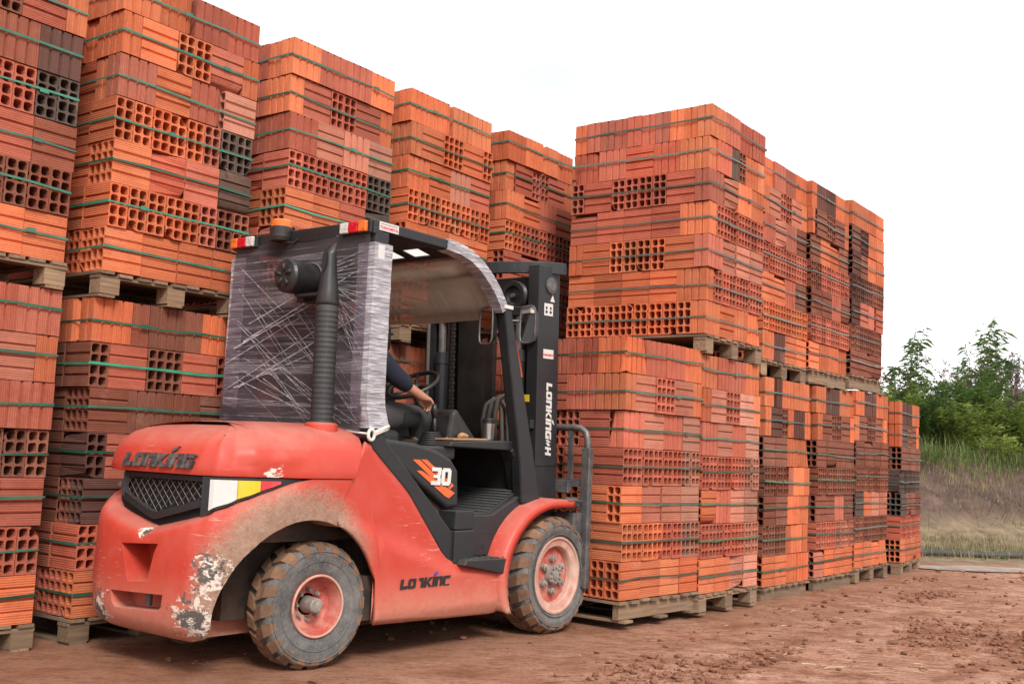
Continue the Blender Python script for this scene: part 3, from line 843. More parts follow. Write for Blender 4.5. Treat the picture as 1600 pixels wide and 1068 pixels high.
# name: (u, n, ground or base z, dyaw, pallet style, strap colour, front courses, end courses)
DARKGREEN = (0.040, 0.095, 0.050); GREEN = (0.014, 0.125, 0.070); TEAL_SHEEN = (0.030, 0.205, 0.125); PALE_SHEEN = (0.095, 0.115, 0.085)  # the teal and the pale strap carry sky reflection in their colour
LOW_B = [
 ('L1', 6.17, 3.57, 0.048, 4.5, 'beam', DARKGREEN,
  ['oSrSrSoS', 'oVpRrHHpRoV', 'rSpRrSqR', 'rHHHHHHqHH', 'oRrRpRqR', 'oHHHHrHHqHH', 'oRRRR'],
  ['oVrVVVVVVVV', 'rSRRS', 'rRHHHRH', 'rRHHHRR', 'oRHHRHH', 'oRRRR', 'oHHRRRR']),
 ('L2', 7.13, 3.48, 0.024, 0.8, 'block', DARKGREEN,
  ['oSrSrSoS', 'oVpRrHHpRoV', 'rSpRrSqR', 'rHHHHHHqHH', 'oRrSpRqR', 'rHHHHHHpHH', 'oRoRpRR'], None),
 ('L3', 8.43, 3.55, -0.030, 0.6, 'beam', DARKGREEN,
  ['oSdVoSSV', 'oVdRbHoVdSoV', 'bRRoSS', 'bHHHHrVoSV', 'bRRoSS', 'bHHHHoVSV', 'oRRSS'],
  E_(c1='oVbVVVVVV', c2='dSSRR', c3='dHHHHRRR', c4='dRRRR', c5='dHHHRRR', c6='bRRRR', c7='dHHHRRR')),
 ('L4', 9.55, 3.53, -0.022, 0.6, 'beam', DARKGREEN,
  ['oSdVSoSV', 'oVbRHHbRoV', 'bRRRR', 'bHHHHHHHH', 'bRRrSbR', 'rHHHHpHHHH', 'pRoRRR'],
  E_(c1='bSSSS', c2='dSSSS', c3='dHHHHRR', c4='dRRRR', c5='dHHHRR', c6='bRRRR', c7='bRRRR')),
 ('L5', 10.52, 3.50, 0.008, 0.4, 'block', PALE_SHEEN,
  ['oSdSVoSV', 'oVbRHHbRoV', 'bRRRR', 'bHHHHHHHH', 'kRoRpRR', 'bHHHHHHHH', 'oRRRS'],
  E_(c1='oVVVVVV', c2='dSSSS', c3='dHHHHRR', c4='dRRRR', c5='bRRRR', c6='bRRRR')),
 ('L6', 11.88, 3.47, -0.012, -4.0, 'block', PALE_SHEEN,
  ['oVdSSoVSV', 'oVkRbHHbRoV', 'bRRRR', 'kHHHHHHHH', 'kRbRRR', 'rHHHHHHHH', 'oRRRR'],
  E_(c1='oVVVVVVVVV', c2='bVVVVVVVVV', c3='bHRRRR', c4='dRRRR', c5='rHRRRR', c6='rRRRR', c7='rHRRRRR')),
]
UP_B = [
 ('U1', 7.10, 3.455, 'L2', 0.3, 'block', PALE_SHEEN,
  ['oSrSrSrS', 'oVrSkVbHoSV', 'rSpRoSS', 'oVrHHHHHHH', 'rSpRRR', 'oVrHHHHHHH', 'oSoRoSS'],
  ['oVVrVVVVVVoVV', 'rSRSS', 'rRHHHHRH', 'rRRRR', 'oRHHHHRV', 'oRRRR', 'oHHHHHHHHH']),
 ('U2', 8.36, 3.57, 'L3', 0.2, 'block', PALE_SHEEN,
  ['oSrSSoS', 'oVpRrHHpRoV', 'rSpRrSbR', 'rHHHHHHHH', 'oRRrSbR', 'oHHHHHHHH', 'oSdSoRR'], None),
 ('U3', 9.36, 3.53, 'L4', 0.4, 'beam', PALE_SHEEN,
  ['oVdSSoSV', 'oVbRHHbRoV', 'bRoRRbR', 'bHHrHHHHHH', 'bRRrSbR', 'rHHHHHHHH', 'oRSSS'], None),
 ('U4', 10.35, 3.50, 'L5', 0.0, 'beam', PALE_SHEEN,
  ['oSSSS', 'dRHHoSS', 'dRbRoSS', 'dHHHHbHHHH', 'dRrRSR', 'bHHHHHHHH', 'bRRRR'],
  E_(c1='oVVVVV', c2='dVVVVVV', c3='dHHHHRR', c4='dRRRR', c5='dHHHRR', c6='dRRRR', c7='bHHHHRR')),
]
LAB_L = ['lower orange brick stack held against the fork carriage of the forklift, nothing on top',
 'lower brick stack second from the fork carriage, under the broad end wall',
 'lower brick stack third from the fork carriage with bright orange upright bricks',
 'lower brick stack fourth from the fork carriage with two dark bricks on top',
 'lower brick stack fifth from the fork carriage, last one carrying another stack',
 'lower brick stack last of the row beside the grassy bank, nothing on top']
LAB_U = ['upper brick stack showing its broad end wall with hollow bricks, above the fork carriage row',
 'upper brick stack second from the broad end wall of the row the forklift faces',
 'upper brick stack third of its row with dark upright bricks in its top course',
 'upper brick stack last of its row, with dark overfired end bricks, nearest the grassy bank']
bases = {}
def add_col(k, spec, lab, plab, group, base):
    nm, u, n, z, dyaw, style, sc, fr, en = spec
    ph = 0.14
    make_pallet(plab, u, n, base, dyaw, style, hash_seed(nm), GP, ph)
    make_stack(lab, u, n, base + ph + 0.002, dyaw, fr, en or GEN_E, group, hash_seed(nm), sc)
    bases[nm] = base + ph + 0.002 + CH
def hash_seed(s): return sum(ord(c) * (i * 31 + 7) for i, c in enumerate(s))
PLAB = ['pale pallet with solid stringer lifted on the forks under the first brick stack', 'block pallet on the ground under the second stack from the fork carriage',
 'grey pallet on the ground under the third stack from the fork carriage', 'pallet with solid stringer on the ground under the fourth stack from the fork carriage',
 'pallet on posts under the fifth stack from the fork carriage', 'pallet under the last brick stack beside the grassy bank']
for k, sp in enumerate(LOW_B): add_col(k, sp, LAB_L[k], PLAB[k], GR_B, sp[3])
PLABU = ['block pallet between stacked loads under the broad end wall of bricks', 'block pallet between the two loads third from the fork carriage',
 'stringer pallet between the two loads fourth from the fork carriage', 'stringer pallet between the two loads fifth from the fork carriage']
for k, sp in enumerate(UP_B): add_col(k, sp, LAB_U[k], PLABU[k], GR_B, bases[sp[3]] + 0.001)

ROW_A = [
 (2.20, 5.27, 5.25, GREEN, TEAL_SHEEN,
  ['rSSSS', 'oVpRrHHpRoV', 'rSSSS', 'bHHHHHHHH', 'rRRRR', 'bHHrHHHHHH', 'oRRRR'],
  ['oSSSS', 'oVrRbHHrRoV', 'rSbSSdS', 'rHHHHHHkHH', 'rRRRbR', 'rHHbHHHHHH', 'oRRRR'], None, None),
 (3.38, 5.27, 5.235, GREEN, TEAL_SHEEN,
  ['oSbVSVoSV', 'bHrRbHHrRH', 'bRSSR', 'dHrRdHRH', 'dRRRR', 'rHRHRHH', 'oRRRR'],
  ['oSSrSS', 'oVoRHHrRoV', 'rSoRrSpR', 'oHHHHHrHkHH', 'oRrRRkR', 'oHHHHHrHbHH', 'oRRRR'],
  E_(c1='oVVbVVVVVV', c2='bRRRR', c3='bHRRRR', c4='bRRRR', c5='bHRRRR', c6='rRHRRR', c7='rHHRRR'),  # dark end bricks: own tone plus painted shade
  E_(c1='oVVVVVVVVV', c2='oVVVVVVVV', c3='oVRRRR', c4='oRRRR', c5='oHRRRRR', c6='oRRRR', c7='oHHHRRR')),
 (4.585, 5.27, 5.18, GREEN, TEAL_SHEEN,
  ['rSSoSS', 'oVrRbHHrRoV', 'rRSSR', 'rHHHHHHHH', 'oRRRR', 'rHHHHHHHH', 'oRRRR'],
  ['oSrSSoS', 'oVrRHHrRoV', 'rSpRSR', 'rHHHHHHkHH', 'oRRrRkR', 'rHHHHHHHH', 'oRRRR'],
  None, E_(c1='oVrVVVVVVVV', c2='rVVVVVVVV', c3='rVVVVVVVVV', c4='rRRRRR', c5='oHRRRRR', c6='rRRRRR')),
 (5.70, 5.25, 5.145, GREEN, GREEN,
  ['bSoSSrS', 'rRRRR', 'oHHRHHR', 'rHHHHHHHH', 'oRRRR', 'rHHHHHHHH', 'oRRRR'],
  ['oSSSS', 'oVoRHHoRoH', 'oSRpSrR', 'oHHHHHHHH', 'oRRRR', 'rHHHHHHHH', 'oRRRR'], None,
  E_(c1='oVVVVVVVV', c2='oSSSS', c3='oVVVVVV', c4='oRRRR', c5='oRRRR')),
 (6.87, 5.22, 5.13, DARKGREEN, GREEN,
  ['oSSSS', 'oSSrSS', 'rRRRR', 'rHHHHHHHH', 'oRRRR', 'rHHHHHHHH', 'oRRRR'],
  ['oSSSS', 'oVrRHHrRoV', 'oSRrSbR', 'oHHrHHHHbHH', 'rRRbRR', 'bHHHHHHHH', 'bRRRR'], None,
  E_(c1='oVVVVVVVV', c2='oSSSS', c3='oVVVVVV', c4='oRRRR')),
 (8.05, 5.22, 5.15, DARKGREEN, DARKGREEN, GEN_F, GEN_F, None, None),
]
LA_L = ['lower brick stack first of the row behind the forklift, beside its rear counterweight',
 'lower brick stack with dark overfired and shade-tinted bricks behind the rear grille of the forklift',
 'lower brick stack seen through the plastic film of the cab rear window',
 'lower brick stack seen behind the steering wheel of the forklift',
 'lower brick stack seen between the two columns of the lift mast', 'lower brick stack last of the rear row, hidden behind the lift mast']
LA_U = ['upper brick stack first of the row behind the forklift, with dark purple course',
 'upper brick stack second of the rear row with sagging double strap and grey hollow bricks',
 'upper brick stack behind the orange beacon of the forklift cab',
 'upper brick stack behind the front corner of the cab roof', 'upper brick stack directly behind the top of the lift mast',
 'upper brick stack last of the rear row, mostly hidden by the broad end wall']
PA_L = ['ground pallet under the first stack of the rear row, beside the counterweight', 'ground pallet behind the rear wheel of the forklift, under dark bricks',
 'ground pallet hidden behind the forklift body, under the third rear stack', 'ground pallet hidden behind the forklift cab, under the fourth rear stack',
 'ground pallet hidden behind the lift mast, under the fifth rear stack', 'ground pallet under the last stack of the rear row']
PA_U = ['raised pallet between the two loads of the first rear column', 'raised pallet with thick end blocks between the loads behind the counterweight',
 'raised pallet between the loads behind the plastic rear window', 'raised pallet between the loads behind the steering wheel',
 'raised pallet between the loads behind the lift mast', 'raised pallet between the loads of the last rear column']
for k, (u, nl, nu, s1, s2, fl, fu, el, eu) in enumerate(ROW_A):
    nm = 'A%d' % (k + 1)
    add_col(k, (nm + 'l', u, nl, 0, 0, 'block', s1, fl, el), LA_L[k], PA_L[k], GR_A, -0.004)
    add_col(k, (nm + 'u', u - 0.005, nu, 0, 0, 'block', s2, fu, eu), LA_U[k], PA_U[k], GR_A, bases[nm + 'l'] + 0.001)

# ------------------------------------------------------------------ forklift (its own axes: x forward, y left, z up)
FYAW = R(38.2)
fork = empty('forklift', (-1.3015, 5.8621, 0.0), R(90) - FYAW)
tag(fork, 'dusty red forklift truck with black cab frame wrapped in clear plastic film', 'forklift')
BK, RD = M['black'], M['red']
def part(mb, name, mat, parent=None, **kw): return mb.build(name, mat, parent or fork, **kw)

# --- counterweight, hood and the dark band between them, all swept round one plan outline
half = [(-0.725, 0.0), (-0.725, 0.14), (-0.722, 0.26), (-0.710, 0.36), (-0.675, 0.455), (-0.605, 0.53), (-0.50, 0.585), (-0.37, 0.612), (-0.20, 0.62), (-0.02, 0.62)]
def dense(h):
    out = []
    for (a, b) in zip(h[:-1], h[1:]):
        out += [a, ((a[0] + b[0]) / 2, (a[1] + b[1]) / 2)]
    return out + [h[-1]]
half = dense(dense(half))
right = [(x, -y) for x, y in half]; left = [(x, y) for x, y in half]
plan = list(reversed(left)) + right[1:]
def normals(pl):
    ns = []
    for i in range(len(pl)):
        a = Vector(pl[max(i - 1, 0)]); b = Vector(pl[min(i + 1, len(pl) - 1)]); d = (b - a).normalized()
        ns.append(Vector((d.y, -d.x)))
    return ns
pn = normals(plan)
# outward check: rear centre normal must point to -x
if pn[len(plan) // 2].x > 0: pn = [-n for n in pn]
def tpos(i):          # 0 at the rear centre, 1 where the band closes on the side
    x, y = plan[i]
    return min(1.0, abs(y) / 0.62 * 0.62 + max(0, (x + 0.60) / 0.40) * 0.38) if abs(y) < 0.6199 or x < -0.19 else 1.0
def lerp(tab, t):
    for (a, va), (b, vb) in zip(tab[:-1], tab[1:]):
        if t <= b: return va + (vb - va) * (t - a) / (b - a)
    return tab[-1][1]
def ledge_z(i):
    x, y = plan[i]; ay = abs(y)
    if x < -0.60: return lerp([(0, 0.655), (0.30, 0.715), (0.40, 0.74), (0.54, 0.80)], ay)
    return lerp([(-0.605, 0.80), (-0.48, 0.845), (-0.36, 0.885), (-0.20, 0.93), (0.2, 0.93)], x)
def open_(i):        # 1 at the rear, 0 where hood and counterweight meet
    x, y = plan[i]
    return max(0.0, min(1.0, (-0.20 - x) / 0.20))
def xend(z): return -0.02 + max(0.0, (z - 0.755)) * 0.48
def loop(zf, inset_f):
    pts = []
    for i, (x, y) in enumerate(plan):
        z = zf(i); d = inset_f(i)
        px, py = x - pn[i].x * d, y - pn[i].y * d
        if x > -0.15: px = x + (xend(z) + 0.02) * (x + 0.15) / 0.13 if x > -0.15 else px
        pts.append((px, py, z))
    return pts
def hz(i, f): return 0.20 + (ledge_z(i) - 0.20) * f
mb = MB()
rows = [loop(lambda i: 0.155, lambda i: 0.16), loop(lambda i: 0.165, lambda i: 0.09), loop(lambda i: 0.20, lambda i: 0.035), loop(lambda i: 0.25, lambda i: 0.008),
        loop(lambda i: hz(i, 0.30), lambda i: 0.0), loop(lambda i: hz(i, 0.62), lambda i: 0.002), loop(lambda i: hz(i, 0.88), lambda i: 0.006),
        loop(lambda i: hz(i, 0.955), lambda i: 0.018 * open_(i)), loop(lambda i: ledge_z(i), lambda i: 0.045 * open_(i)),
        loop(lambda i: ledge_z(i) + 0.004 + 0.020 * open_(i), lambda i: 0.006 + 0.105 * open_(i))]
mb.grid(rows, closed_u=True)
n = len(plan); b = len(mb.v)
mb.v += [(-0.30, 0.0, 0.155), (-0.30, 0.0, 0.80)]
for k in range(n):
    k2 = (k + 1) % n; mb.f.append((k2, k, b)); mb.f.append((b - n + k, b - n + k2, b + 1))
cw = part(mb, 'counterweight', RD, smooth=False)
c1 = MB(); c1.cyl((-0.19, -0.9, 0.285), (-0.19, -0.22, 0.285), 0.452, 56); cc1 = c1.build('c1', None, fork)
c2 = MB(); c2.cyl((-0.19, 0.9, 0.285), (-0.19, 0.22, 0.285), 0.452, 56); cc2 = c2.build('c2', None, fork)
# tow-pin recess and hand slot in the rear face
c3 = MB(); ny0, ny1 = 0.155, -0.145
rec = [(ny0, 0.585), (ny1, 0.605), (ny1 + 0.025, 0.56), (-0.085, 0.425), (0.075, 0.41), (ny0 - 0.02, 0.55)]
c3.prism(rec, -0.9, -0.575, 'x'); cc3 = c3.build('c3', None, fork)
c4 = MB(); c4.prism([(0.215, 0.355), (-0.215, 0.375), (-0.205, 0.315), (-0.17, 0.295), (0.17, 0.275), (0.20, 0.295)], -0.9, -0.60, 'x'); cc4 = c4.build('c4', None, fork)
cut(cw, [cc1, cc2, cc3, cc4])
bv = cw.modifiers.new('bevel', 'BEVEL'); bv.width = 0.012; bv.segments = 3; bv.limit_method = 'ANGLE'; bv.angle_limit = R(45)
for p in cw.data.polygons: p.use_smooth = True
if hasattr(cw.data, 'set_sharp_from_angle'): cw.data.set_sharp_from_angle(angle=R(50))
mb = MB(); mb.cyl((-0.66, -0.02, 0.30), (-0.66, -0.02, 0.42), 0.016, 12); mb.tube([(-0.66, -0.02, 0.42), (-0.66, -0.02, 0.45), (-0.66, -0.05, 0.46)], 0.007, 6)
part(mb, 'tow_pin', M['worn_steel'])

# hood
def rise(i): return 0.035 * (plan[i][0] + 0.725) / 0.9
hi0 = lambda i: 0.055 * open_(i)
def hrow(z, d, lip=0.0): return loop(lambda i: z + rise(i) * (z - 0.92) / 0.27, lambda i: hi0(i) + d + lip * open_(i))
mb = MB()
rows = [hrow(0.938, 0.0, 0.10), hrow(0.934, 0.004, 0.02), hrow(0.937, -0.006), hrow(0.955, -0.010), hrow(0.975, -0.008), hrow(1.00, -0.004), hrow(1.025, 0.003), hrow(1.05, 0.012), hrow(1.072, 0.025), hrow(1.095, 0.042), hrow(1.13, 0.085), hrow(1.155, 0.14), hrow(1.172, 0.22), hrow(1.182, 0.32), hrow(1.188, 0.42)]
# at the front of the hood the edge runs straight across
mb.grid(rows, closed_u=True); b = len(mb.v)
mb.f.append(tuple(reversed(range(n)))); mb.f.append(tuple(range(b - n, b)))
for q, v in enumerate(mb.v):                             # raised oval on the right flank
    e2 = ((v[0] + 0.40) / 0.15) ** 2 + ((v[2] - 1.050) / 0.052) ** 2
    if v[1] < -0.3 and e2 < 1.6:
        k2 = max(0.0, min(1.0, (1.6 - e2) / 0.9)); mb.v[q] = (v[0] - 0.004 * k2, v[1] - 0.014 * k2, v[2] + 0.004 * k2)
hood = part(mb, 'hood', RD, weld=True)
for p in hood.data.polygons: p.use_smooth = True
if hasattr(hood.data, 'set_sharp_from_angle'): hood.data.set_sharp_from_angle(angle=R(55))
# raised oval on the hood flank and the snorkel socket
mb = MB(); mb.lathe([(0.0, 1.15), (0.088, 1.15), (0.085, 1.205), (0.079, 1.215), (0.07, 1.217), (0.0, 1.217)], 28, 'z', (0.02, -0.41, 0))
part(mb, 'snorkel_socket', RD, smooth=False)

# dark band: grille frame, mesh and tricolour panels
band_in = 0.085
def band_pt(i, z, d): 
    x, y = plan[i]; return (x - pn[i].x * d, y - pn[i].y * d, z)
mb = MB(); lo = []; hi = []
for i in range(n):
    if plan[i][0] > -0.21: continue
    o = open_(i); lo.append(band_pt(i, ledge_z(i) + 0.0, 0.055 + 0.05 * o)); hi.append(band_pt(i, 0.955, 0.055 + 0.06 * o))
mb.grid([lo, hi]); part(mb, 'band_backing', M['dark_void'])
# grille opening between y = +0.30 and y = -0.36 on the rear face: frame bars
gi = [i for i in range(n) if -0.40 < plan[i][1] < 0.33 and plan[i][0] < -0.60]
def fr_pt(i, z): return Vector(band_pt(i, z, 0.092))
def bar(name, pts, wy, wz, mat):
    m = MB(); rws = []
    for p in pts:
        p = Vector(p); rws.append([p + Vector((-wy, 0, -wz)), p + Vector((-wy, 0, wz)), p + Vector((wy, 0, wz)), p + Vector((wy, 0, -wz))])
    m.grid(rws, closed_u=True); b0 = len(m.v); m.f.append((0, 1, 2, 3)); m.f.append((b0 - 1, b0 - 2, b0 - 3, b0 - 4))
    return part(m, name, mat)
def gl_z(y): return 0.735 + (0.095 * (y - 0.02) / 0.30 if y > 0.02 else 0.085 * (0.02 - y) / 0.38)
bar('grille_frame', [fr_pt(i, gl_z(plan[i][1]) - 0.012) for i in gi], 0.012, 0.018, BK)
bar('grille_frame', [fr_pt(i, 0.918) for i in gi], 0.012, 0.012, BK)
for ia, off in ((gi[0], 0.0), (gi[-1], 0.0)):
    p0 = fr_pt(ia, gl_z(plan[ia][1]) - 0.02); p1 = fr_pt(ia, 0.925)
    m = MB(); m.tube([p0, p1], 0.020, 4); part(m, 'grille_frame', BK)
# woven wire
m = MB(); ya, yb = 0.31, -0.375
def gx_(y):
    for a, bb in zip(gi[:-1], gi[1:]):
        y0, y1 = plan[a][1], plan[bb][1]
        if min(y0, y1) <= y <= max(y0, y1):
            t = (y - y0) / (y1 - y0) if y1 != y0 else 0
            return fr_pt(a, 0).lerp(fr_pt(bb, 0), t).x
    return -0.63
for s in (1, -1):
    k = -40
    while k < 40:
        pts = []
        for q in range(0, 36):
            y = ya + (yb - ya) * q / 35; z = 0.83 + s * (y - 0) * 0.95 + k * 0.050
            if gl_z(y) < z < 0.912: pts.append((gx_(y) + 0.004 * s, y, z))
        if len(pts) >= 2: m.tube(pts, 0.0016, 4, caps=False)
        k += 1
part(m, 'grille_mesh', M['wire'])
# tricolour side panels (right side of the truck)
ri = [i for i in range(n) if plan[i][1] < -0.36 and plan[i][0] < -0.20]
def tri(name, f0, f1, mat, out, zpad=0.012):
    L = len(ri) - 1; m = MB(); a = []; b_ = []
    steps = 10
    for q in range(steps + 1):
        t = (f0 + (f1 - f0) * q / steps) * L; k = min(int(t), L - 1); fr = t - k
        def at(i, zz): return Vector(band_pt(i, zz, 0.020 * open_(i) + 0.028 - out))
        zl = ledge_z(ri[k]) + (ledge_z(ri[k + 1]) - ledge_z(ri[k])) * fr + zpad + 0.012
        zu = 0.932 - zpad
        if zl > zu: zl = zu - 0.001
        lean = 0.0
        a.append(at(ri[k], zl).lerp(at(ri[k + 1], zl), fr)); b_.append(at(ri[k], zu).lerp(at(ri[k + 1], zu), fr))
    m.grid([a, b_]); o = part(m, name, mat); 
    sd = o.modifiers.new('thick', 'SOLIDIFY'); sd.thickness = 0.003; sd.offset = 0
    return o
tri('band_panel', 0.0, 1.0, BK, 0.0, 0.0)
tri('white_panel', 0.10, 0.44, M['white_sticker'], 0.006)
tri('yellow_panel', 0.445, 0.66, M['yellow_sticker'], 0.006)
tri('red_panel', 0.665, 0.84, M['red_sticker'], 0.006)
m = MB(); m.lathe([(0, -0.012), (0.012, -0.010), (0.014, 0.0)], 10, 'x', (-0.645, 0.322, 0.865)); part(m, 'screw', M['steel'])

# --- raised and printed lettering, drawn stroke by stroke
def letters(word):
    """polygons on a unit-height grid; lower-case letters have a height of 0.78"""
    X = 0.0; out = []
    def rct(x0, y0, x1, y1): out.append([(X + x0, y0), (X + x1, y0), (X + x1, y1), (X + x0, y1)])
    for ch in word:
        h = 0.78
        if ch == 'L': rct(0, 0, .30, h); rct(.30, 0, .78, .24); w = .84
        elif ch == 'o': rct(0, .06, .28, h - .06); rct(.56, .06, .84, h - .06); rct(.10, 0, .74, .06); rct(.28, .06, .56, .20); rct(.10, h - .06, .74, h); rct(.28, h - .2, .56, h - .06); w = .90
        elif ch == 'n': rct(0, 0, .28, h); rct(.28, h - .22, .76, h); rct(.54, 0, .82, h - .22); rct(.76, h - .22, .82, h - .08); w = .88
        elif ch == 'K':
            rct(0, 0, .28, h); out.append([(X + .28, .36), (X + .55, h), (X + .92, h), (X + .50, .36)]); out.append([(X + .28, .36), (X + .50, .36), (X + .94, 0), (X + .58, 0)]); w = .96
        elif ch == 'i':
            rct(0, 0, .28, h); out.append([(X + .02, h + .10), (X + .10, h + .26), (X + .52, h + .42), (X + .42, h + .22), (X + .26, h + .10)]); w = .34
        elif ch == 'g': rct(0, .08, .28, h - .08); rct(.08, h - .08, .86, h); rct(.28, h - .22, .80, h - .08); rct(.08, 0, .82, .08); rct(.28, .08, .56, .22); rct(.56, .08, .84, .44); rct(.46, .30, .56, .44); w = .92
        elif ch == 'H': rct(0, 0, .26, h); rct(.26, .28, .56, .50); rct(.56, 0, .82, h); w = .88
        elif ch == '^': out.append([(X + .05, 0), (X + .25, .3), (X + .2, h), (X, .4)]); out.append([(X + .3, .05), (X + .62, .35), (X + .5, h * .9), (X + .3, .45)]); w = .72
        elif ch == '3': rct(0, 0, .80, .22); rct(.52, .22, .80, .40); rct(.18, .40, .74, .58); rct(.52, .58, .80, .78); rct(0, .78, .80, 1.0); w = .86
        elif ch == '0': rct(0, .10, .28, .90); rct(.54, .10, .82, .90); rct(.10, 0, .72, .10); rct(.28, .10, .54, .22); rct(.10, .90, .72, 1.0); rct(.28, .78, .54, .90); w = .88
        elif ch == ' ': w = .3
        X += w
    return out, X
def lettering(name, word, origin, ex, ey, en, size, depth, mat, shear=0.18, width=None, only=None, parent=None):
    polys, W = letters(word); sxs = (width / W) if width else size
    ex, ey, en, o = Vector(ex).normalized(), Vector(ey).normalized(), Vector(en).normalized(), Vector(origin)
    m = MB()
    for q, poly in enumerate(polys):
        if only is not None and q not in only: continue
        f = [o + ex * (x * sxs + y * size * shear) + ey * (y * size) + en * depth for x, y in poly]
        bk = [p - en * depth for p in f]; k = len(poly)
        m.add(f + bk, [tuple(range(k)), tuple(range(2 * k - 1, k - 1, -1))] + [(i, (i + 1) % k, (i + 1) % k + k, i + k) for i in range(k)])
    return part(m, name, mat, parent)
# emblem on the hood: reads from the truck's left to its right as seen from behind
hx = -0.682
lettering('hood_lettering', 'LonKing', (hx + 0.006, 0.255, 0.957), (0, -1, 0.012), (0.26, 0, 1), (-1, 0, 0.22), 0.088, 0.016, M['lettering_dark'], 0.22, 0.57)

# --- side panel with its bulged skirt
def arch_z(x):
    d = 0.452 ** 2 - (x + 0.19) ** 2
    return 0.285 + math.sqrt(d) if d > 0 else 0.0
def sp_top(x):
    if x < 0.17: return min(1.135, 0.755 + (x + 0.02) / 0.48 * 1.0)
    if x < 0.21: return 1.12
    return lerp([(0.21, 1.10), (0.508, 0.865), (0.79, 0.547), (0.85, 0.497), (1.34, 0.395)], x)
def sp_bot(x):
    base = 0.195 - 0.03 * (x - 0.26)
    return max(base, arch_z(x)) if x < 0.262 else (base if x < 1.26 else base + (x - 1.26) * 0.35)
def crease(x): return lerp([(-0.05, 0.80), (0.05, 0.76), (0.85, 0.485), (1.4, 0.46)], x)
xs = [-0.02 + 0.02 * k for k in range(0, 14)] + [0.262 + 0.044 * k for k in range(0, 25)]
rows = []
for x in xs:
    zt, zb_ = sp_top(x), sp_bot(x)
    zt = max(zt, zb_ + 0.004); r = []
    for k in range(25):
        t = k / 24; z = zb_ + (zt - zb_) * t
        d = crease(x) - z; bulge = 0.035 * max(0, min(1, d / 0.07)) ** 1.0 if d > 0 else 0
        tuck = 0.05 * max(0, (0.25 - z) / 0.09) ** 1.5 if z < 0.25 else 0
        edge = 0.012 if k == 24 else 0
        r.append((x, -0.605 - bulge + tuck + edge, z))
    rows.append(r)
for side in (-1, 1):
    mb = MB(); mb.grid([[(p[0], p[1] if side < 0 else -p[1], p[2]) for p in r] for r in rows])
    sp = part(mb, 'side_panel', RD, smooth=True)
    sd = sp.modifiers.new('thick', 'SOLIDIFY'); sd.thickness = 0.022; sd.offset = -1
lettering('side_lettering', 'LonKing', (0.425, -0.643, 0.366), (1, 0, 0), (0, 0, 1), (0, -1, 0), 0.066, 0.0025, M['ink_black'], 0.15, 0.40, only=[0, 1, 2, 3, 4, 5, 6, 7, 9, 10, 12, 13, 14, 15, 17, 18, 19, 20, 21, 22, 23, 24])
lettering('lettering_mark', 'i', (0.676, -0.6432, 0.366), (1, 0, 0), (0, 0, 1), (0, -1, 0), 0.066, 0.0026, M['blue_sticker'], 0.15, only=[1])

# --- front fenders
for side in (-1, 1):
    mb = MB(); rows = []
    for k in range(25):
        a = R(206 - 116 * k / 24)
        r0 = 0.47 + (0.06 if k < 4 else 0.0) * 0
        cx, cz = 1.80, 0.345
        x, z = cx + r0 * 1.15 * math.cos(a), cz + r0 * math.sin(a) * (1.0 if a > 0 else 1)
        if k == 0: z = 0.165
        z = max(z, 0.165)
        inner = 0.40 - 0.02 * k / 24
        px, pz = cx + (r0 - 0.035) * 1.13 * math.cos(a), max(0.17, cz + (r0 - 0.035) * math.sin(a))
        rows.append([(px, side * 0.672, pz - 0.004), (x, side * 0.674, z), (x - 0.012 * math.cos(a) * -1, side * 0.655, z + 0.010), (x - 0.03, side * 0.60, z + 0.018), (x - 0.055, side * 0.52, z + 0.022), (x - 0.06, side * inner, z + 0.022)])
    for k in range(8):                                       # flat end over the tyre
        t = (k + 1) / 8; z = 0.345 + 0.47; x = 1.80 + 0.17 * t
        rows.append([(x, side * 0.672, z - 0.039), (x, side * 0.674, z), (x, side * 0.655, z + 0.010), (x, side * 0.60, z + 0.010), (x, side * 0.52, z + 0.010), (x, side * 0.40, z + 0.010)])
    mb.grid(rows); fe = part(mb, 'fender', RD, smooth=True)
    sd = fe.modifiers.new('thick', 'SOLIDIFY'); sd.thickness = 0.008

# --- chassis and underbody
mb = MB(); mb.box((-0.45, -0.30, 0.24), (0.3, 0.30, 0.60)); mb.box((0.22, -0.575, 0.215), (1.25, 0.575, 0.44)); mb.box((1.25, -0.36, 0.22), (1.95, 0.36, 0.60))
mb.box((-0.1, -0.36, 0.27), (0.03, 0.36, 0.36)); mb.box((0.3, -0.48, 0.40), (0.9, 0.48, 0.90)); mb.box((-0.35, -0.45, 0.62), (0.25, 0.45, 0.93))
part(mb, 'chassis', M['underbody'])
mb = MB(); mb.cyl((1.82, -0.45, 0.355), (1.82, 0.45, 0.355), 0.09, 16); part(mb, 'front_axle', M['underbody'], smooth=False)
mb = MB(); mb.box((0.28, -0.50, 0.178), (0.40, -0.40, 0.214)); part(mb, 'jack_pad', M['underbody'])
mb = MB(); mb.box((1.02, -0.50, 0.160), (1.12, -0.40, 0.214)); part(mb, 'jack_pad', M['underbody'])

